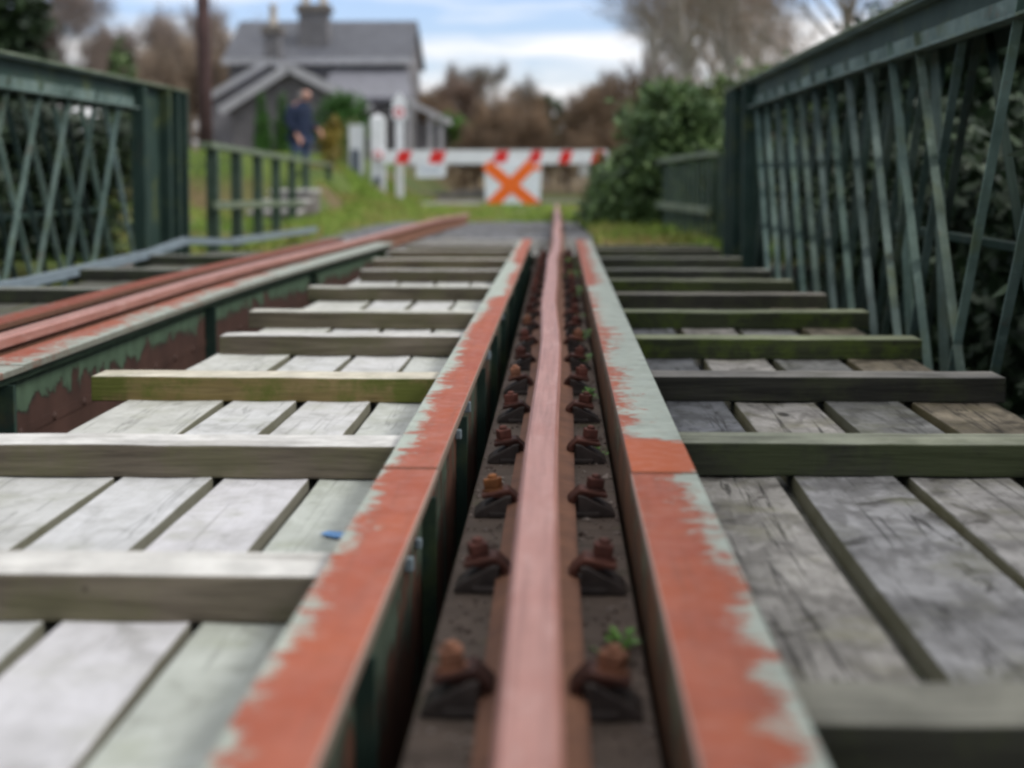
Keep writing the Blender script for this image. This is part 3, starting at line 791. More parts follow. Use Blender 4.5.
# stone abutments
for (y0, y1, lb) in ((12.28, 13.2, 'dark stone abutment under the far end of the bridge'), (-4.2, -3.05, 'dark stone abutment under the near end of the bridge behind the camera')):
    mb = MB(); mb.box(-3.9, 2.2, y0, y1, -3.4, -.24)
    tag(mb.build('abutment', M['wallstone'], bevel=.02), lb, 'abutment')

# weeds in the trough
def weed(loc, n, r, label, seed):
    g = np.random.default_rng(seed); mb = MB()
    for k in range(n):
        an = g.uniform(0, 6.28); rr = r*g.uniform(.2,1); c = Vector((math.cos(an)*rr*.8, math.sin(an)*rr, g.uniform(.1,1)*r*.9))
        d = Vector((math.cos(an), math.sin(an), .4)).normalized(); sd = d.cross(Vector((0,0,1))).normalized(); l = r*g.uniform(.3,.6)
        mb.add([c-d*l*.5, c+sd*l*.35, c+d*l*.5, c-sd*l*.35+Vector((0,0,l*.1))], [(0,1,2,3)])
        mb.tube([(0,0,-.01), c*.5, c], [.0012,.001,.0008], 4)
    return tag(mb.build('weed', M['weed'], loc=loc, fix=False), label, 'weed', 'weeds in the rail trough')
weed((.085, 2.10, -.148), 26, .042, 'bright green weed beside the right girder near the camera', 1)
for k, (x, y, r) in enumerate([(.095,3.6,.03),(.09,4.5,.04),(.085,5.3,.05),(.085,6.1,.055),(.08,6.9,.05),(.085,8.2,.07),(.08,9.4,.08),(.085,10.6,.09)]):
    weed((x, y, -.150), 26, r, 'low weeds along the right of the trough, %s clump beyond the bright one' % (ORD[k+1] if k else 'first'), 20+k)

# ------------------------------------------------------------------ vegetation
def leaves(n, blobs, size, seed, hollow=.35):
    """folded leaf faces spread through ellipsoids, thinned by noise"""
    g = np.random.default_rng(seed); C = []
    vol = np.array([b[3]*b[4]*b[5] for b in blobs]); pr = vol/vol.sum()
    idx = g.choice(len(blobs), n*2, p=pr)
    d = g.normal(size=(n*2,3)); d /= np.linalg.norm(d, axis=1)[:,None]
    r = (hollow + (1-hollow)*g.random(n*2))**.6
    B = np.array(blobs)
    P = B[idx,:3] + d*r[:,None]*B[idx,3:6]*(1+.18*g.normal(size=(n*2,1))*.5)
    k = np.array([mnoise.noise(Vector(p)*(1.1/size**.35)) for p in P]) + .35*g.random(n*2) > .02
    P = P[k][:n]; m = len(P)
    a = g.normal(size=(m,3)); a /= np.linalg.norm(a, axis=1)[:,None]
    up = np.array([0,0,1.])+.6*g.normal(size=(m,3)); b = np.cross(a, up); b /= np.linalg.norm(b, axis=1)[:,None]+1e-6
    s = size*(.6+.8*g.random((m,1))); c = np.cross(a, b)
    V = np.stack([P-a*s, P+b*s*.5+c*s*.12, P+a*s, P-b*s*.5+c*s*.12], 1).reshape(-1,3)
    return V, np.arange(m*4).reshape(-1,4)
def stems(loc_top, n, spread, r, seed):
    g = random.Random(seed); mb = MB()
    for k in range(n):
        an = g.uniform(0,6.28); e = Vector((math.cos(an)*spread*g.uniform(.3,1), math.sin(an)*spread*g.uniform(.3,1), loc_top*g.uniform(.7,1)))
        mb.tube([(0,0,-.1), e*.4+Vector((g.uniform(-.1,.1)*spread,g.uniform(-.1,.1)*spread,.08*loc_top)), e], [r, r*.7, r*.25], 6)
    return mb
def shrub(name, loc, blobs, n, size, lm, label, cat, group=None, seed=1, top=1.2, spread=.5, r=.03, color=(1,1,1), hollow=.35):
    t = tag(empty(name, loc), label, cat, group)
    V, F = leaves(n, blobs, size, seed, hollow); o = bulk('crown', V, F, lm, t); o.color = (*color,1)
    stems(top, 7, spread, r, seed).build('stem', M['bark'], t, smooth=True)
    return t
def hz(x, y): return float(hgt(x, y))

# dense evergreens in the river bed behind both lattices
bl = [(0,0,2.0,1.25,1.5,1.3),(.2,.5,1.0,1.4,1.4,1.0),(-.2,-.5,2.9,1.0,1.2,.95),(.3,.1,3.2,.9,1.1,.7),(0,0,.7,1.2,1.3,.8)]
ever = shrub('evergreen_shrub', (3.7, 2, hz(3.7,2)), bl, 42000, .055, M['leaf_d'], 'x', 'shrub', 'dark evergreens crowding the bridge sides', 3, 3.3, 1.0, .06, hollow=.15)
spots = [(3.2,.6,1),(3.3,2.1,1),(3.4,3.7,1),(3.2,5.5,1),(3.3,7.4,1),(3.2,9.3,1),(3.3,11.2,1),(3.3,13.2,.62),(-5.0,8.0,1),(-5.2,9.8,1),(-5.5,11.6,1),(-5.3,13.8,.42),(-6.2,16.2,.44)]
for i, (x, y, sc) in enumerate(spots):
    o = ever if i == 0 else copy_tree(ever)
    o.location = (x, y, -3.05 if sc == 1 else hz(x,y)-.3); o.rotation_euler.z = i*1.9; o.scale = (1,1,sc*random.uniform(1.04,1.12))
    o['label'] = 'dark evergreen shrub behind the %s lattice, %s' % ('right' if x > 0 else 'left', ('nearest to the camera' if i in (0,8) else ORD[i if i < 8 else i-8] + ' from the camera'))

# bushes at the end of the bridge on the right
shrub('laurel_bush', (1.33, 17.6, -.19), [(0,0,.55,.75,.7,.55),(.25,.2,1.0,.7,.7,.55),(-.35,.1,.35,.55,.55,.4),(.5,-.2,.6,.6,.6,.6),(-.1,-.1,1.3,.6,.6,.5),(-.7,.3,.22,.45,.4,.30),(-.55,.9,.45,.45,.4,.45)], 17000, .055, M['leaf_m'], 'rounded dark green bush beside the track, behind the green board fence', 'bush', None, 11, 1.1, .6, .02, (1.0,1.05,.95))
shrub('laurel_bush', (1.95, 21.5, -.19), [(0,0,.8,1.1,.9,.8),(-.25,0,1.35,.85,.8,.6),(.8,.2,1.5,1.0,.9,.7),(-.9,-.2,.5,.7,.6,.6),(1.6,0,1.4,.9,.9,1.0)], 22000, .07, M['leaf_m'], 'taller loose evergreen bush rising behind the rounded one', 'bush', None, 12, 1.7, .9, .03, (1.15,1.05,.9))
shrub('laurel_bush', (3.6, 15.2, -.1), [(0,0,.8,.9,1.0,.8),(.2,.3,1.5,.7,.8,.7)], 6000, .06, M['leaf_d'], 'dark bush close behind the end post of the right lattice', 'bush', None, 13, 1.5, .7, .03)

# bare trees ---------------------------------------------------------------
def bare_tree(name, H, seed, limb_m, twigs, spread=.38, tw_len=.5, tw_r=.012, first=.25):
    g = random.Random(seed); tr = MB(); tips = []
    def grow(p, d, l, r, lev):
        pts = [p]; rad = [r]; q = p; dd = d.copy(); n = 4
        for k in range(n):
            dd = (dd + Vector((g.gauss(0,.12),g.gauss(0,.12),.05+g.gauss(0,.06)))).normalized(); q = q + dd*l/n
            pts.append(q); rad.append(max(.004, r*(1-.62*(k+1)/n)))
        tr.tube(pts, rad, 7 if lev == 0 else (5 if lev == 1 else 3), cap=False)
        if lev >= 3: tips.append((pts[1], pts[-1])); return
        for k in range([9,6,5][lev]):
            u = first + (1-first)*g.random()**(.8) if lev == 0 else .25+.75*g.random()
            i = min(n-1, int(u*n)); f = u*n-i; b = pts[i].lerp(pts[i+1], f); rr = rad[i]*(1-f)+rad[i+1]*f
            an = g.uniform(0, 6.28); pr = dd.cross(Vector((math.cos(an),math.sin(an),.2))).normalized()
            nd = (dd*(1-spread)*1.1 + pr*spread*1.5 + Vector((0,0,.12))).normalized()
            grow(b, nd, l*g.uniform(.42,.62), rr*.55, lev+1)
        tips.append((pts[2], pts[-1]))
    grow(Vector((0,0,-.1)), Vector((0,0,1)), H*.72, H*.020, 0)
    # fine twigs as thin three-sided spikes
    G = np.random.default_rng(seed); T = [tips[i] for i in G.integers(0, len(tips), twigs)]
    A = np.array([[*(a.lerp(b, g.random()))] for a, b in T]); A = A + G.normal(0, tw_len*.22, (twigs,3)); D = np.array([[*((b-a).normalized())] for a, b in T]) + G.normal(0,.5,(twigs,3)); D /= np.linalg.norm(D,axis=1)[:,None]
    ln = tw_len*G.uniform(.4,1.1,(twigs,1)); E = A + D*ln + np.array([0,0,.1])*ln
    s1 = np.cross(D, [0.3,.2,1]); s1 /= np.linalg.norm(s1,axis=1)[:,None]; s2 = np.cross(D, s1); w = tw_r*G.uniform(.6,1.2,(twigs,1))
    V = np.stack([A+s1*w, A-s1*w*.5+s2*w*.87, A-s1*w*.5-s2*w*.87, E], 1).reshape(-1,3)
    b = np.arange(twigs)[:,None]*4
    F = np.concatenate([b+np.array([0,1,3]), b+np.array([1,2,3]), b+np.array([2,0,3])], 0)
    t = empty(name)
    tr.build('trunk', limb_m, t, smooth=True, fix=False)
    bulk('crown', V, F, M['twig'], t)
    return t
T1 = bare_tree('bare_tree', 8, 21, M['bark'], 11000, .42, .9, .011)
T2 = bare_tree('bare_tree', 8, 34, M['bark'], 11000, .36, .9, .011)
T3 = bare_tree('slender_tree', 9, 47, M['birch'], 2600, .30, .7, .007, .35)
T4 = bare_tree('bare_tree', 8, 71, M['birch'], 4200, .36, .8, .007)
S1 = bare_tree('bare_shrub', 3, 55, M['bark'], 4200, .48, .4, .013, .05)
protos = {'r':T4,'a':T1,'b':T2,'s':T3,'h':S1}; used = set()
def put(k, x, y, s, rz, label, group, tint=(1,1,1), sz=1, z=None):
    o = protos[k] if k not in used else copy_tree(protos[k]); used.add(k)
    o.location = (x, y, (hz(x,y) if z is None else z)-.05); o.rotation_euler.z = rz; o.scale = (s, s, s*sz)
    for ch in o.children:
        if ch.name.startswith('crown'): ch.color = (*tint,1)
    cat = 'shrub' if k == 'h' else 'tree'
    return tag(o, label, cat, group)
FAR = 'bare winter trees behind the crossing'
PX = lambda px, y: (px-560)*y/1500
far = [('a',425,84,.92,'left end of the far tree line, above the white porch'),('b',455,78,.95,'far brown tree above the left part of the striped arm'),
       ('a',490,90,1.12,'tallest far brown tree, above the orange cross'),('b',528,86,1.05,'far brown tree just right of the orange cross top'),
       ('a',560,80,.92,'far brown tree in line with the middle rail'),('b',590,88,.88,'far brown tree above the right end of the striped arm'),
       ('a',622,74,.9,'far brown tree behind the green bush top'),('b',660,82,1.0,'far brown tree half hidden by the green bush')]
for i, (k, px, y, s, lab) in enumerate(far):
    put(k, PX(px,y), y, s*(.50,.56,.66,.60,.55,.46,.6,.7)[i], i*1.3, 'bare ' + lab, FAR, (.62+.1*math.sin(i*2),.56,.50))
for i, (k, px, y, s, lab) in enumerate([('r',410,98,.85,'pale bare tree rising just right of the house'),('r',444,92,.86,'thin pale bare tree between the first two far trees'),('r',472,96,.95,'thin pale bare tree left of the tallest far tree'),
      ('r',510,99,.95,'thin pale bare tree right of the tallest far tree'),('r',545,93,.82,'thin pale bare tree above the right half of the orange cross'),('r',578,97,.78,'thin pale bare tree right of the middle rail'),('r',608,92,.80,'thin pale bare tree above the arm end')]):
    put(k, PX(px,y), y, s*.72, 4+i*1.1, lab, FAR, (.72,.66,.62))
lf = [('b',4,95,1.15,'bare tree at the left picture edge behind the lattice'),('a',60,88,1.2,'bare tree over the left lattice, with thick dark trunk'),('b',150,92,1.0,'bare tree left of the brown pole'),
      ('a',190,84,.95,'bare tree right behind the brown pole'),('b',224,90,1.0,'bare tree between the brown pole and the house'),('b',105,100,.95,'bare tree behind the small pointed evergreen')]
for i, (k, px, y, s, lab) in enumerate(lf):
    put(k, PX(px,y), y, s*.98, 2+i*1.7, lab, 'bare trees on the left skyline', (.95,.9,.95))
rtz = [('s',672,42,1.05,4.0,'tallest slender grey tree, between the other two above the bush'),('s',655,46,.85,-.0,'slender grey tree above the green bush, leaning left'),('s',692,47,1.0,1.9,'slender grey tree above the bush, the right one of two'),('s',720,40,1.0,3.0,'slender tree over the end of the right lattice'),
       ('r',735,52,1.15,.5,'bare twiggy tree over the right lattice end post'),('r',790,46,1.15,1.5,'bare twiggy tree over the right lattice, second from its end'),('r',850,40,1.1,2.6,'bare twiggy tree over the middle of the right lattice'),('r',930,36,1.1,3.4,'bare twiggy tree at the upper right corner'),('r',712,62,1.0,4.4,'bare tree behind the two slender grey trees')]
for i, (k, px, y, s, rz, lab) in enumerate(rtz):
    put(k, PX(px,y), y, s, rz, lab, 'bare trees on the right', (1.25,1.1,.95) if k != 's' else (1.35,1.22,1.05))
scr = [(424,70,.9),(452,68,1.1),(478,54,1.0),(508,62,1.2),(540,57,1.1),(568,52,1.05),(600,58,1.2),(630,50,1.1),(465,48,.7),(590,44,.7),(655,54,1.3)]
for i, (px, y, s) in enumerate(scr):
    put('h', PX(px,y), y, s, i*2.1, 'brown leafless shrub behind the barrier, ' + ['leftmost of the row','second from left','third from left','behind the white board','behind the orange cross','in line with the middle rail','near the right arm end','at the edge of the bush','low one left of the board','low one under the arm end','rightmost, behind the bush'][i], 'brown shrubs behind the barrier', (.85,.66,.48))
for i, (px, y, s, lab) in enumerate([(160,74,1.6,'brown leafless shrub behind the left lattice end post'),(192,78,1.9,'brown leafless shrub left of the brown pole foot'),(218,80,2.0,'brown leafless shrub between the pole and the house')]):
    put('h', PX(px,y), y, s, 1+i*1.3, lab, 'brown shrubs left of the house', (.9,.8,.7))
# greener items in the back
shrub('pointed_evergreen', (PX(120,70), 70, hz(PX(120,70),70)), [(0,0,1.5,1.3,1.3,1.5),(0,0,3.0,1.0,1.0,1.3),(0,0,4.3,.65,.65,1.1),(0,0,5.3,.3,.3,.7)], 5000, .16, M['leaf_m'], 'small pointed evergreen above the left lattice', 'tree', None, 31, 4.5, .3, .08)
shrub('dark_conifer', (PX(-15,52), 52, hz(PX(-15,52),52)), [(0,0,3,2.2,2.2,1.8),(.3,0,5.2,1.9,1.9,1.2),(.8,0,4.6,1.6,1.2,.55),(0,0,7.2,1.3,1.3,1.4),(.1,0,8.6,.8,.8,1)], 9000, .2, M['leaf_d'], 'dark conifer in the upper left corner', 'tree', None, 32, 7, .5, .15)
shrub('green_bush', (PX(464,62), 62, hz(PX(464,62),62)), [(0,0,2.0,.9,.7,.55),(.3,0,1.5,.8,.7,.7),(-.5,0,2.5,.6,.5,.45)], 1800, .13, M['leaf_b'], 'bright green bush among the brown shrubs right of the porch', 'bush', None, 33, 2, .4, .04, (1.5,1.25,.9))
shrub('green_bush', (PX(548,66), 66, hz(PX(548,66),66)), [(0,0,2.0,1.0,.7,1.3),(0,0,3.3,.8,.6,.8)], 1800, .15, M['leaf_d'], 'ivy-dark bush in front of the far trees above the orange cross', 'bush', None, 34, 2, .4, .04, (1.5,1.3,1.2))
# garden plants by the house
for i, (px, y, h, w, lb) in enumerate([(262,56,2.1,.36,'narrow clipped conifer left of the man'),(283,57,2.0,.40,'narrow clipped conifer half hidden behind the man')]):
    x = PX(px,y); shrub('clipped_conifer', (x,y,hz(x,y)), [(0,0,h*.3,w,w,h*.32),(0,0,h*.62,w*.9,w*.9,h*.30),(0,0,h*1.0,w*.55,w*.55,h*.28)], 2600, .07, M['leaf_b'], lb, 'shrub', 'clipped conifers', 40+i, h*.8, .15, .04, hollow=.2)
x = PX(342,54); shrub('round_bush', (x,54,hz(x,54)), [(0,0,1.2,1.1,.9,1.0),(.1,0,1.9,.85,.7,.6),(-.3,.1,.8,.9,.7,.7)], 8000, .07, M['leaf_b'], 'large rounded clipped green bush right of the man', 'bush', None, 44, 1.5, .5, .05, (.9,.95,.9), .2)
x = PX(331,31.5); shrub('yellow_shrub', (x,31.6,hz(x,31.6)-.1), [(0,0,.45,.22,.2,.35),(.05,0,.95,.18,.18,.35),(-.1,0,.75,.2,.18,.3)], 700, .05, M['leaf_y'], 'small yellowing shrub at the end of the green railing', 'shrub', None, 45, .9, .15, .012)
x = PX(345,34); shrub('hedge', (x,34.4,hz(x,34.4)-.1), [(0,0,.4,.5,.35,.5),(.1,0,.9,.35,.3,.4)], 1500, .05, M['leaf_m'], 'dark green hedge plant behind the white posts', 'hedge', None, 46, .9, .3, .015, (1.2,1,.6))

# ------------------------------------------------------------------ green railing, left of the track end
def railing():
    fx = lambda y: -3.3 - (y-14.0)*.08125
    t = tag(empty('railing', (fx(14), 14, -.2)), 'green painted post and rail fence with mossy top rail, left of the track end', 'fence')
    inv = Matrix.Translation(-Vector(t.location))
    def P(mb, n, m, bv=0):
        o = mb.build(n, m, bevel=bv); o.parent = t; o.matrix_parent_inverse = inv
    zt = lambda y: .79 - (y-14)*.0070
    for y in (14.3,16.0,17.9,19.9,22.1,24.4,29.5):
        x = fx(y); h = hz(x,y)-.15; mb = MB(); mb.box(x-.055, x+.055, y-.05, y+.05, h, zt(y)-.031); P(mb, 'post', M['green_f'], .005)
    mb = MB(); mb.bar((fx(13.9),13.9,zt(13.9)), (fx(29.7),29.7,zt(29.7)), .11, .06); P(mb, 'top_rail', M['green_top'], .005)
    mb = MB(); mb.bar((fx(14.0)+.066,14.0,.23), (fx(29.6)+.066,29.6,-.06+.0), .045, .075); P(mb, 'middle_rail', M['green_top'], .005)
railing()
# board fence on the right
t = tag(empty('board_fence', (1.36, 14.0, -.2)), 'short green board fence with a pale middle rail, right end of the bridge', 'fence')
inv = Matrix.Translation(-Vector(t.location))
def P(mb, n, m, bv=0, parent=None):
    o = mb.build(n, m, bevel=bv); o.parent = t; o.matrix_parent_inverse = inv; return o
fx = lambda y: 1.37 - (y-13.6)*.068
for k in range(12):
    y = 13.65 + k*.28; x = fx(y); mb = MB(); mb.bar((x, y, -.35), (x, y, .66-.006*k), .16, .022, up=(1,0,0)); P(mb, 'board', M['green_f'], .003)
for y in (13.62, 17.0):
    mb = MB(); mb.box(fx(y)+.03, fx(y)+.12, y-.045, y+.045, -.4, .70); P(mb, 'post', M['green_f'], .004)
mb = MB(); mb.bar((fx(13.5)-.006,13.5,.705), (fx(17.1)-.006,17.1,.655), .10, .055); P(mb, 'top_rail', M['green_top'], .005)
mb = MB(); mb.bar((fx(13.5)-.038,13.5,.19), (fx(17.05)-.038,17.05,.17), .045, .075); P(mb, 'middle_rail', M['green_top'], .005)

# stone steps behind the railing
t = tag(empty('stone_steps', (-4.30, 21.3, -.32)), 'pale stone steps climbing the bank behind the green railing', 'steps')
for k in range(4):
    mb = MB(); mb.box(-.62, .62, k*.55, k*.55+.62, -.25, .12+.19*k-.02); mb.build('riser', M['wallstone'], t, .01)
    mb = MB(); mb.box(-.66, .66, k*.55-.04, k*.55+.60, .12+.19*k-.019, .12+.19*k+.055); mb.build('tread', M['stone'], t, .012)
t.scale = (.52,1.55,.78)

# ------------------------------------------------------------------ level crossing barrier, posts, boards
YB = 33.0; zb = lambda px: None
def WX(px): return (px-560)*YB/1500
def WZ(py): return .54 - (py-172)*YB/1500
gz = WZ(205)
t = tag(empty('crossing_gate', (WX(378), YB, gz)), 'white pole with a red and white striped barrier arm across the track', 'barrier')
def G(mb, n, m, bv=0, par=None):
    o = mb.build(n, m, bevel=bv, smooth=False); o.parent = par or t
    if par is None: o.matrix_parent_inverse = Matrix.Translation(-Vector(t.location))
    return o
mb = MB(); w = .15; mb.box(WX(378)-w, WX(378)+w, YB-.12, YB+.12, gz-.2, WZ(118))
mb.add([(WX(378)-w-.01,YB-.13,WZ(118)),(WX(378)+w+.01,YB-.13,WZ(118)),(WX(378)+w+.01,YB+.13,WZ(118)),(WX(378)-w-.01,YB+.13,WZ(118)),(WX(378),YB,WZ(114))],[(0,1,4),(1,2,4),(2,3,4),(3,0,4),(3,2,1,0)])
G(mb, 'post', M['white'], .01)
mb = MB(); mb.lathe([(.10,0),(.10,-.03),(.085,-.04)], (WX(379), YB-.205, WZ(155.5)), 20, 'y'); G(mb, 'pivot_disc', M['pinkred'])
mb = MB(); mb.lathe([(.055,0),(.055,-.02)], (WX(379), YB-.246, WZ(155.5)), 16, 'y'); G(mb, 'pivot_hub', M['white'])
mb = MB(); mb.tube([(WX(373), YB-.15, WZ(180)),(WX(380), YB-.16, WZ(176)),(WX(381), YB-.16, WZ(184)),(WX(375), YB-.15, WZ(186))], .022, 6); mb.box(WX(375), WX(381), YB-.18, YB-.121, WZ(184), WZ(178)); G(mb, 'latch', M['greyp'])
zt_, zb_ = WZ(150.5), WZ(164); yA = YB-.16
mb = MB(); mb.box(WX(381), WX(607), yA-.04, yA+.038, zb_, zt_); arm = G(mb, 'arm', M['white'], .008)
for (a0, a1) in ((396,413),(429,447),(493,510),(528,543),(558,573),(590,604)):
    sl = 4; mb = MB()
    mb.prism([(WX(a0),zb_+.012),(WX(a1-sl),zb_+.012),(WX(a1),zt_-.012),(WX(a0+sl),zt_-.012)], yA-.0475, yA-.0405)
    G(mb, 'stripe', M['red'], 0, arm)
# boards hanging from the arm
def board(x0, x1, y0, y1, label, col, cat='sign', name='hanging_board', tilt=0):
    o = tag(empty(name, ((WX(x0)+WX(x1))/2, yA-.075, WZ(y1))), label, cat)
    w, h = (WX(x1)-WX(x0))/2, WZ(y0)-WZ(y1)
    mb = MB(); mb.prism([(-w*.95,0),(w*.92,0.01),(w,h),(-w,h)], -.012, .012); mb.build('panel', col, o, .004)
    mb = MB()
    for s in (-.7,.7): mb.tube([(s*w,-.018,h-.04),(s*w,-.018,h+.02),(s*w,.02,h+.10)], .008, 6)
    mb.build('hanger', M['greyp'], o)
    return o, w, h
o, w, h = board(485, 542, 163, 205.5, 'white warning board with a big orange cross hanging from the arm', M['whitep'], 'warning sign', 'warning_board')
mb = MB()
def strip(mb, p, q, wd, y0, y1):
    d = Vector((q[0]-p[0], q[1]-p[1])).normalized(); n = Vector((-d.y, d.x))*wd/2; p = Vector(p); q = Vector(q)
    mb.prism([tuple(p-n), tuple(q-n), tuple(q+n), tuple(p+n)], y0, y1)
strip(mb, (-w*.95, h*.97), (w*.72, h*.04), .25, -.019, -.0125); c1 = mb.build('cross_stroke', M['orange'], o)
mb = MB(); strip(mb, (-w*.78, .0), (w*.66, h*.99), .25, -.027, -.0205); mb.build('cross_stroke', M['orange'], o)
mb = MB(); mb.box(w*.66, w*.95, -.016, -.0125, h*.82, h*.95); mb.build('tape_patch', M['orange'], o)
mb = MB(); mb.lathe([(.05,-.0125),(.05,-.02)], (w*.86,0,h*.09), 14, 'y'); mb.build('reflector', M['red'], o)
o, w, h = board(417, 447, 164, 177.5, 'small white plate with dark marks hanging from the left part of the arm', M['whitep'])
mb = MB()
for k, (a0, wd, hh) in enumerate(((-.62,.16,.34),(-.36,.10,.40),(-.12,.16,.30),(.14,.10,.38),(.36,.2,.32))):
    mb.box(w*a0, w*(a0+wd), -.0145, -.0125, h*.36, h*(.36+hh))
mb.build('mark', mat_simple('faded_mark', (.35,.40,.52), .2, 8, .6), o)
board(579, 601, 165, 176, 'plain small grey plate hanging from the right end of the arm', M['greyp'] if 0 else mat_simple('pale_grey_plate', (.42,.41,.39), .15, 4, .6))
# other posts
mb = MB(); x0, x1 = WX(349), WX(363)
t = tag(empty('white_post', ((x0+x1)/2, YB+.1, gz)), 'white square post with a dark panel on its face, left of the barrier pole', 'post')
mb.box(-(x1-x0)/2, (x1-x0)/2, -.1, .1, -.2, WZ(127)-gz); mb.build('shaft', M['white'], t, .01)
mb = MB(); mb.box(-(x1-x0)/2-.02, (x1-x0)/2+.02, -.12, .12, WZ(127)-gz+.0005, WZ(125)-gz); mb.build('cap', M['white'], t, .005)
mb = MB(); mb.box(-.105, .07, -.118, -.1005, WZ(198)-gz, WZ(149)-gz); mb.build('panel', M['greyp'], t, .004)
xc = WX(398); t = tag(empty('signal_post', (xc, YB+.35, gz)), 'tall slim white post topped by a small board with a red ring', 'signal post')
mb = MB(); mb.box(-.075,.075,-.05,.05,-.2,WZ(96)-gz); mb.build('shaft', M['white'], t, .008)
mb = MB(); mb.prism([(-.15,WZ(119)-gz),(.15,WZ(119)-gz),(.15,WZ(101)-gz),(0,WZ(92)-gz),(-.15,WZ(101)-gz)], -.075, -.052); mb.build('target_board', M['white'], t, .004)
mb = MB(); n = 28; c = WZ(112)-gz; V = []
for k in range(n):
    a_ = 2*math.pi*k/n
    for r_, y_ in ((.115,-.0755),(.115,-.086),(.06,-.086),(.06,-.0755)): V.append((r_*math.cos(a_), y_, c+r_*math.sin(a_)))
mb.add(V, [tuple((4*(k if j in (0,3) else (k+1)%n) + (q if j in (0,1) else (q+1)%4)) for j in range(4)) for k in range(n) for q in range(4)])
mb.build('ring', M['pinkred'], t)
# kerb and low platform behind
mb = MB(); mb.box(WX(350), WX(480), YB-.55, YB-.35, gz-.1, gz+.06); tag(mb.build('kerb', M['concrete'], bevel=.015), 'pale concrete kerb at the foot of the white posts', 'kerb')
mb = MB(); mb.prism([(-3.0,-.3),(1.6,-.3),(1.6,.28),(-.4,.20),(-3.0,-.05)], 0, 1.2)
tag(mb.build('platform_end', M['wallstone'], loc=(WX(460), 41, -.15), bevel=.02), 'low dark stone platform ramp beyond the barrier', 'platform')

# ------------------------------------------------------------------ utility pole
y = 27.0; x = PX(205,y); t = tag(empty('utility_pole', (x,y,hz(x,y))), 'tall dark brown wooden pole left of the house', 'pole')
mb = MB(); mb.tube([(0,0,-.3),(-.02,0,2.5),(-.05,0,6.5)], [.135,.125,.10], 14); mb.build('shaft', M['pole'], t, smooth=True)
mb = MB()
for zz in (3.4, 3.9, 4.4): mb.tube([(-.2,-.02,zz),(.2,-.02,zz+.0)], .012, 6)
mb.build('step_peg', M['iron'], t)
mb = MB(); mb.bar((-.75,-.14,5.9),(.65,-.14,5.9), .09, .10); mb.build('crossarm', M['pole'], t, .005)
for s in (-.6,.5):
    mb = MB(); mb.lathe([(.03,5.96),(.05,6.0),(.045,6.06),(.05,6.08),(.02,6.14)], (s,-.14,0), 10); mb.build('insulator', M['white'], t, smooth=True)

# ------------------------------------------------------------------ station house
YH = 64.0
def HX(px, y=YH): return (px-560)*y/1500
def HZ(py, y=YH): return .54 - (py-172)*y/1500
hx0, hx1 = HX(229), HX(409); gzh = .95
t = tag(empty('station_house', ((hx0+hx1)/2, YH, gzh)), 'grey stone house with slate roofs, tall chimneys and a front gable', 'house')
inv = Matrix.Translation(-Vector(t.location))
def H(mb, n, m, bv=0, par=None, smooth=False):
    o = mb.build(n, m, bevel=bv, smooth=smooth); o.parent = par or t
    if par is None: o.matrix_parent_inverse = inv
    return o
ze, zr = HZ(57), HZ(22, YH+2.6)
mb = MB(); mb.box(hx0, hx1, YH, YH+5.2, gzh-.5, ze); H(mb, 'wall', M['masonry'])
ov = .22
mb = MB()
A_ = [(hx0-ov, YH-.35, ze-.12),(hx1+ov, YH-.35, ze-.12),(hx1+.15, YH+2.6, zr),(hx0-.05, YH+2.6, zr),(hx0-ov, YH+5.55, ze-.12),(hx1+ov, YH+5.55, ze-.12)]
B_ = [(a,b,c-.16) for a,b,c in A_]
mb.add(A_+B_, [(0,1,2,3),(3,2,5,4),(6,9,8,7),(9,10,11,8),(0,6,7,1),(4,5,11,10),(1,7,8,2),(2,8,11,5),(0,3,9,6),(3,4,10,9)])
roof = H(mb, 'roof', M['slate'])
mb = MB(); mb.box(hx0-ov, hx1+ov, YH-.42, YH-.36, ze-.36, ze-.10); H(mb, 'gutter_board', M['barge'], 0, roof)
for gx0, gx1 in ((hx0-.04, hx0+2.5),(hx1-2.5, hx1+.04)):   # gable ends
    pass
for s, xx in ((0, hx0+.001), (1, hx1-.25)):
    mb = MB(); mb.prism([(YH+.01, ze-.02),(YH+5.19, ze-.02),(YH+2.6, zr-.19)], xx, xx+.249, 'yz'); H(mb, 'gable', M['masonry'])
# chimneys
def chimney(px0, px1, py_top, yy, pots, cap):
    x0, x1 = HX(px0,yy), HX(px1,yy); zt = HZ(py_top,yy)
    mb = MB(); mb.box(x0+.12, x1-.12, yy-.4, yy+.4, ze-1.6, zt-.35); c = H(mb, 'chimney', M['masonry'])
    mb = MB(); mb.box(x0-.02, x1+.02, yy-.5, yy+.5, zt-.35, zt-.16); mb.box(x0+.06, x1-.06, yy-.44, yy+.44, zt-.159, zt); H(mb, 'cap', M['wallstone'], .02, c)
    for k in range(pots):
        xx = x0 + (x1-x0)*(k+.5)/pots; mb = MB(); mb.lathe([(.20,zt),(.17,zt+.1),(.15,zt+.75),(.19,zt+.80),(.19,zt+.9)], (xx,yy,0), 14); H(mb, 'pot', M['pot'], 0, c, True)
chimney(298, 333, 6, YH+.9, 2, True)
chimney(264, 284, 27, YH-1.5, 1, True)
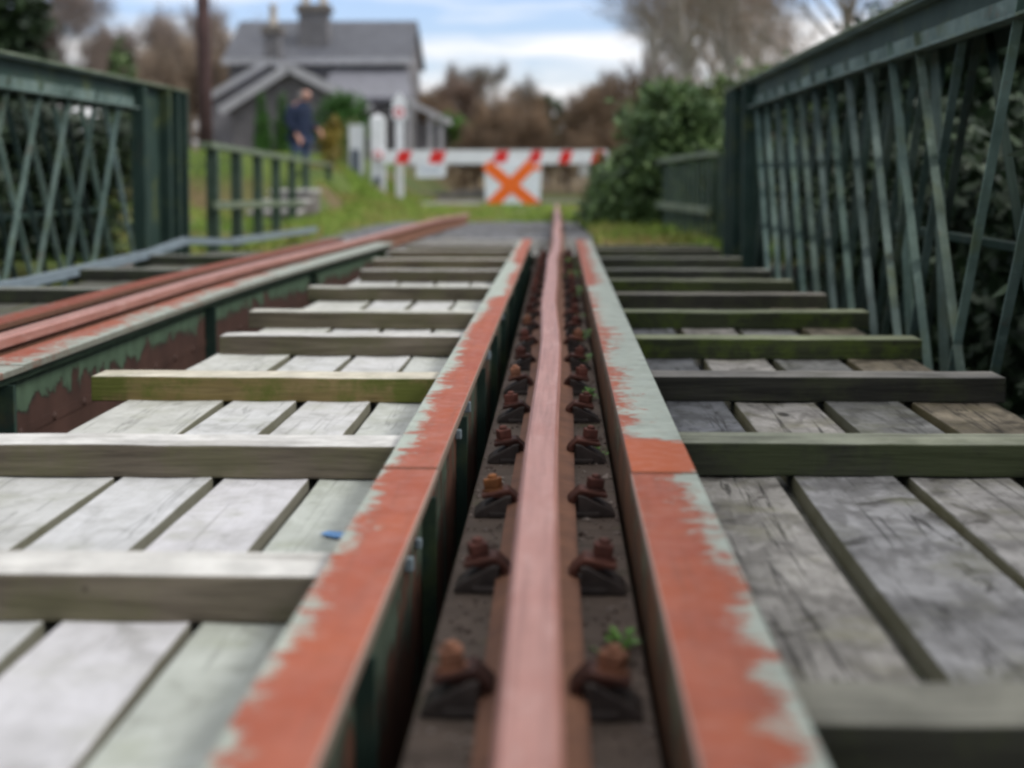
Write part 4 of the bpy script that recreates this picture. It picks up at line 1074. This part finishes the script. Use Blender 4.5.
# front gabled wing
yg = YH-4.5
gx0, gx1, gxa = HX(226,yg), HX(366,yg), HX(291,yg); za = HZ(69,yg); zl, zrr = HZ(108,yg), HZ(104,yg)
mb = MB(); mb.prism([(gx0+.25,gzh-.5),(gx1-.2,gzh-.5),(gx1-.2,zrr-.05),(gxa,za-.1),(gx0+.25,zl-.05)], yg, YH-.01); H(mb, 'wing_wall', M['masonry'])
mb = MB(); th = .16
mb.prism([(gx0-.15,zl-.05),(gxa,za+.12),(gx1+.25,zrr-.10),(gx1+.25,zrr-.10-th),(gxa,za+.12-th),(gx0-.15,zl-.05-th)], yg-.4, YH-.02)
wr = H(mb, 'wing_roof', M['slate2'])
for (p, q) in (((gx0-.17,zl-.02),(gxa,za+.16)), ((gxa,za+.16),(gx1+.27,zrr-.07))):
    mb = MB(); strip(mb, (p[0],p[1]-.14), (q[0],q[1]-.14), .34, yg-.48, yg-.405); H(mb, 'bargeboard', M['barge'], 0, wr)
for (px, w_, z0_, z1_) in ((300,.9,1.6,3.0),):
    xx = HX(px,yg); mb = MB(); mb.box(xx-w_/2, xx+w_/2, yg-.05, yg-.002, z0_, z1_); f = H(mb, 'window', M['barge'])
    mb = MB(); mb.box(xx-w_/2+.08, xx+w_/2-.08, yg-.058, yg-.0505, z0_+.08, z1_-.08); H(mb, 'pane', M['dark'], 0, f)
# second gable behind, to the left
yg2 = YH-2.4; bx0, bx1, bxa = HX(207,yg2), HX(330,yg2), HX(272,yg2)
mb = MB(); mb.prism([(bx0+.1,gzh-.5),(bx1,gzh-.5),(bx1,HZ(95,yg2)),(bxa,HZ(63,yg2)),(bx0+.1,HZ(100,yg2))], yg2, YH-.015); H(mb, 'rear_wing', M['render'])
mb = MB(); mb.prism([(bx0-.15,HZ(99,yg2)),(bxa,HZ(59,yg2)),(bx1+.1,HZ(93,yg2)),(bx1+.1,HZ(93,yg2)-.15),(bxa,HZ(59,yg2)-.15),(bx0-.15,HZ(99,yg2)-.15)], yg2-.25, YH-.016); r2 = H(mb, 'rear_roof', M['slate2'])
mb = MB(); strip(mb, (bx0-.15,HZ(99,yg2)-.1), (bxa,HZ(59,yg2)-.1), .26, yg2-.32, yg2-.255); strip(mb, (bxa+.05,HZ(59,yg2)-.1), (bx1,HZ(93,yg2)-.1), .26, yg2-.32, yg2-.255); H(mb, 'bargeboard', M['barge'], 0, r2)
mb = MB(); mb.tube([(bx0,yg2-.2,gzh-.2),(bx0,yg2-.2,HZ(101,yg2)),(bx0+.3,yg2-.2,HZ(95,yg2))], .055, 8); H(mb, 'downpipe', M['duct'])
# lower slate roof to the right of the gable
yl = YH-3.4
l0, l1 = HX(322,yl), HX(405,yl)
mb = MB(); mb.box(l0, l1, yl, YH-.02, gzh-.5, HZ(97,yl)); H(mb, 'side_wing', M['masonry'])
mb = MB()
A_ = [(l0-.1,yl-.3,HZ(98,yl)),(l1+.3,yl-.3,HZ(98,yl)),(l1-.2,YH-.01,HZ(70,YH)),(l0-.1,YH-.01,HZ(70,YH))]; B_ = [(a,b,c-.15) for a,b,c in A_]
mb.add(A_+B_, [(0,1,2,3),(7,6,5,4),(0,4,5,1),(1,5,6,2),(2,6,7,3),(3,7,4,0)]); H(mb, 'side_roof', M['slate2'])
for px in (318, 331, 345):
    xx = HX(px); mb = MB(); mb.box(xx-.22, xx+.22, YH-.06, YH-.003, HZ(70), HZ(60.5)); f = H(mb, 'window', M['barge']); mb = MB(); mb.box(xx-.19, xx+.19, YH-.068, YH-.0605, HZ(69.3), HZ(61)); H(mb, 'pane', M['dark'], 0, f)
# white porch
yp = YH-6
t = tag(empty('porch', (HX(430,yp), yp, .5)), 'open timber porch with a pale sloping roof at the right of the house', 'porch')
inv = Matrix.Translation(-Vector(t.location))
p0, p1 = HX(405,yp), HX(447,yp)
mb = MB(); A_ = [(p0,yp-.2,HZ(97,yp)),(p1,yp-.2,HZ(118,yp)),(p1,yp+2.4,HZ(118,yp)),(p0,yp+2.4,HZ(97,yp))]; B_ = [(a,b,c-.22) for a,b,c in A_]
mb.add(A_+B_, [(0,1,2,3),(7,6,5,4),(0,4,5,1),(1,5,6,2),(2,6,7,3),(3,7,4,0)]); H(mb, 'roof', M['barge'])
for px in (409, 431, 441):
    xx = HX(px,yp); mb = MB(); mb.box(xx-.09, xx+.09, yp-.05, yp+.12, hz(xx,yp)-.2, HZ(97+21*(px-405)/42.,yp)-.2); H(mb, 'post', M['barge'])
mb = MB(); mb.box(p0+.2, p1-.3, yp+1.9, yp+2.1, hz(p0,yp)-.2, HZ(121,yp)); H(mb, 'back_wall', M['render'])
mb = MB(); xx = HX(436,yp); mb.box(xx-.3, xx+.3, yp+1.84, yp+1.895, HZ(152,yp), HZ(124,yp)); H(mb, 'door', M['dark'])

# ------------------------------------------------------------------ person
def skin(name, verts, edges, radii, mat, parent=None, root=0, sub=2):
    me = bpy.data.meshes.new(name); me.from_pydata([tuple(v) for v in verts], edges, []); me.materials.append(mat)
    o = bpy.data.objects.new(name, me); COL.objects.link(o)
    if parent: o.parent = parent
    o.modifiers.new('skin', 'SKIN').use_smooth_shade = True
    for i, r in enumerate(radii):
        d = me.skin_vertices[0].data[i]; d.radius = (r, r) if not isinstance(r, tuple) else r
        d.use_root = (i == root)
    s = o.modifiers.new('sub', 'SUBSURF'); s.levels = sub; s.render_levels = sub
    return o
YP = 26.7
t = tag(empty('person', (PX(300,YP), YP, hz(PX(300,YP),YP)-.02), R(62)), 'man in a dark navy jacket and jeans standing behind the railing', 'person'); t.scale = (1.12,1.12,1.0)
# facing local -Y, looking towards the right of the picture
v = [(0,0,.94),(0,.0,1.12),(0,.0,1.34),(0,-.02,1.46),(0,-.06,1.53),(0,-.10,1.61),(0,-.105,1.70)]; e = [(0,1),(1,2),(2,3),(3,4),(4,5),(5,6)]
r = [(.10,.08),(.09,.07),(.09,.07),(.06,.055),(.054,.056),(.078,.095),(.070,.085)]
def limb(start, pts, rr):
    b = start
    for p, q in zip(pts, rr):
        v.append(p); r.append(q); e.append((b, len(v)-1)); b = len(v)-1
    return b
for s in (-1, 1):
    limb(0, [(s*.10,0,.86),(s*.105,-.01,.50),(s*.11,.02,.11),(s*.115,-.05,.05),(s*.12,-.16,.035)], [.092,.062,.045,.042,.036])
    if s < 0: w_ = limb(3, [(s*.18,.02,1.41),(s*.235,.05,1.15),(s*.22,-.08,.93),(s*.215,-.13,.86)], [.040,.036,.030,.029])
    else: w_ = limb(3, [(s*.18,.02,1.41),(s*.24,.03,1.14),(s*.21,-.17,1.02),(s*.18,-.25,.99)], [.040,.036,.030,.029])
    W = Vector(v[w_])
    for k, (dx, l) in enumerate(((-.024,.075),(-.008,.088),(.008,.083),(.023,.066))):
        limb(w_, [W+Vector((dx,-.03,-.045)), W+Vector((dx*1.1,-.045,-.045-l*.55)), W+Vector((dx*1.1,-.038,-.045-l))], [.012,.0095,.008])
    limb(w_, [W+Vector((-s*.035,-.035,-.02)), W+Vector((-s*.042,-.06,-.055))], [.012,.010])
# face: nose and ears grow from the head
limb(5, [(0,-.205,1.605)], [.014]); limb(5, [(.088,-.08,1.61)], [.016]); limb(5, [(-.088,-.08,1.61)], [.016])
body = skin('body', v, e, r, M['skin'], t)
mb = MB()
for s in (-1,1):
    mb.lathe([(.001,-.012),(.009,-.008),(.012,0),(.009,.008),(.001,.012)], (s*.034,-.183,1.635), 10, 'y')
mb.build('eye', M['white'], t, smooth=True)
mb = MB(); mb.tube([(-.028,-.188,1.555),(0,-.194,1.552),(.028,-.188,1.555)], [.004,.007,.004], 6); mb.build('mouth', M['pinkred'], t)
jk = MB(); rings = [(.78,.215,.165,.0),(.95,.215,.165,.0),(1.10,.205,.155,.0),(1.25,.225,.160,-.01),(1.36,.225,.150,-.012),(1.42,.185,.125,-.02),(1.47,.110,.095,-.035),(1.515,.075,.078,-.05),(1.52,.064,.066,-.052)]
V = []; n = 20
for (z, rx_, ry_, cy) in rings:
    for k in range(n):
        a_ = 2*math.pi*k/n; V.append((rx_*math.cos(a_)*(1+.02*math.sin(3*a_+z*20)), cy+ry_*math.sin(a_), z))
jk.add(V, [(i*n+k, i*n+(k+1)%n, (i+1)*n+(k+1)%n, (i+1)*n+k) for i in range(len(rings)-1) for k in range(n)])
jk.tube([(-.15,0,1.40),(-.205,.02,1.36),(-.245,.05,1.15),(-.235,-.02,1.03),(-.222,-.075,.935)], [.07,.088,.072,.062,.055], 12)
jk.tube([(.15,0,1.40),(.205,.02,1.36),(.245,.03,1.13),(.23,-.08,1.075),(.211,-.165,1.022)], [.07,.088,.072,.062,.055], 12)
jk.build('jacket', M['navy'], t, smooth=True)
tv = [(0,0,.90)]; te = []; trr = [(.165,.135)]
for s in (-1,1):
    b = 0
    for p, q in zip([(s*.10,0,.82),(s*.105,-.01,.48),(s*.11,.02,.10)], [.112,.085,.072]):
        tv.append(p); trr.append(q); te.append((b, len(tv)-1)); b = len(tv)-1
skin('trousers', tv, te, trr, M['jeans'], t)
mb = MB(); V = []
for s in (-1,1):
    mb.lathe([(.02,-.02),(.05,.0),(.052,.05),(.03,.085)], (s*.118,-.07,0), 12)
sh = mb.build('shoe', M['shoe'], t, smooth=True); sh.scale = (1,1.6,1); sh.location = (0,.04,-.0)
g = np.random.default_rng(3); mb = MB()
for k in range(260):                                   # hair: short locks round the back and sides
    an = g.uniform(-.35, math.pi+.35); zz = g.uniform(1.60,1.71); rr = .083 - .35*max(0, zz-1.67)
    c = Vector((math.cos(an)*rr*.95, -.095+math.sin(an)*rr*1.12, zz-.02)); d = Vector((math.cos(an)*.3, math.sin(an)*.3, -1)).normalized()
    mb.tube([c, c+d*.02+Vector((math.cos(an),math.sin(an),0))*.006, c+d*.04], [.006,.007,.002], 5)
mb.build('hair', M['hair'], t)

# ------------------------------------------------------------------ sky, light, camera
W = bpy.data.worlds.new('World'); S.world = W; W.use_nodes = True
nt = W.node_tree; bg = nt.nodes['Background']
SUN_EL, SUN_AZ = 44, 100      # azimuth clockwise from +Y: the sun stands to the right
sky = nt.nodes.new('ShaderNodeTexSky'); sky.sky_type = 'NISHITA'; sky.sun_disc = False
sky.sun_elevation = R(SUN_EL); sky.sun_rotation = R(SUN_AZ); sky.air_density = 1.0; sky.dust_density = 1.2; sky.ozone_density = 3.0
tc = nt.nodes.new('ShaderNodeTexCoord')
mp = nt.nodes.new('ShaderNodeMapping'); mp.inputs['Scale'].default_value = (1,1,8.5); mp.inputs['Location'].default_value = (2.3,.4,.35)
nt.links.new(tc.outputs['Generated'], mp.inputs['Vector'])
ns = nt.nodes.new('ShaderNodeTexNoise'); ns.inputs['Scale'].default_value = 4.2; ns.inputs['Detail'].default_value = 6; ns.inputs['Roughness'].default_value = .55; ns.inputs['Distortion'].default_value = .4
nt.links.new(mp.outputs[0], ns.inputs['Vector'])
mr = nt.nodes.new('ShaderNodeMapRange'); mr.inputs[1].default_value = .40; mr.inputs[2].default_value = .59
sz = nt.nodes.new('ShaderNodeSeparateXYZ'); nt.links.new(tc.outputs['Generated'], sz.inputs[0])
lo = nt.nodes.new('ShaderNodeValToRGB'); nt.links.new(sz.outputs[2], lo.inputs[0]); el = lo.color_ramp.elements
el.new(.5); el.new(.6); el.new(.7)
for q, (p_, v_) in zip(el, ((.0,.70),(.055,.60),(.10,.44),(.20,.40),(.42,.62))): q.position = p_; q.color = (v_,v_,v_,1)
lm = nt.nodes.new('ShaderNodeMath'); lm.operation = 'SUBTRACT'; nt.links.new(lo.outputs[0], lm.inputs[0]); lm.inputs[1].default_value = .5
ad = nt.nodes.new('ShaderNodeMath'); ad.operation = 'ADD'; nt.links.new(ns.outputs['Fac'], ad.inputs[0]); nt.links.new(lm.outputs[0], ad.inputs[1])
nt.links.new(ad.outputs[0], mr.inputs[0])
tn = nt.nodes.new('ShaderNodeMix'); tn.data_type = 'RGBA'; tn.blend_type = 'MULTIPLY'; tn.inputs[0].default_value = 1; tn.inputs[7].default_value = (.95,.92,1.06,1)
nt.links.new(sky.outputs[0], tn.inputs[6])
mx = nt.nodes.new('ShaderNodeMix'); mx.data_type = 'RGBA'
nt.links.new(mr.outputs[0], mx.inputs[0]); nt.links.new(tn.outputs[2], mx.inputs[6]); mx.inputs[7].default_value = (5.9,5.85,5.9,1)
nt.links.new(mx.outputs[2], bg.inputs['Color']); bg.inputs['Strength'].default_value = .15

sl = bpy.data.lights.new('sun', 'SUN'); sl.energy = 1.9; sl.angle = R(14); sl.color = (1,.97,.93)
so = bpy.data.objects.new('sun', sl); COL.objects.link(so)
d = Vector((math.sin(R(SUN_AZ))*math.cos(R(SUN_EL)), math.cos(R(SUN_AZ))*math.cos(R(SUN_EL)), math.sin(R(SUN_EL))))
so.rotation_euler = d.to_track_quat('Z', 'Y').to_euler(); so.location = (20, -5, 20)

cd = bpy.data.cameras.new('camera'); co = bpy.data.objects.new('camera', cd); COL.objects.link(co)
F_ = 1500.0
cd.sensor_width = 36; cd.lens = F_/1024*36; cd.clip_start = .05; cd.clip_end = 3000
pitch = math.atan(100/F_); cd.shift_y = -112/1024; yaw = math.atan(48/F_*math.cos(pitch))
co.location = (0,0,.54); co.rotation_euler = (R(90)-pitch, 0, yaw)
cd.dof.use_dof = True; cd.dof.focus_distance = 3.7; cd.dof.aperture_fstop = 2.0
S.camera = co
S.render.film_transparent = False
S.view_settings.view_transform = 'Standard'; S.view_settings.look = 'None'; S.view_settings.gamma = 1; S.view_settings.exposure = .32
S.view_settings.use_curve_mapping = False
S.cycles.use_denoising = True
S.cycles.filter_width = 2.7
S.cycles.max_bounces = 6; S.cycles.diffuse_bounces = 3
S.cycles.transparent_max_bounces = 6
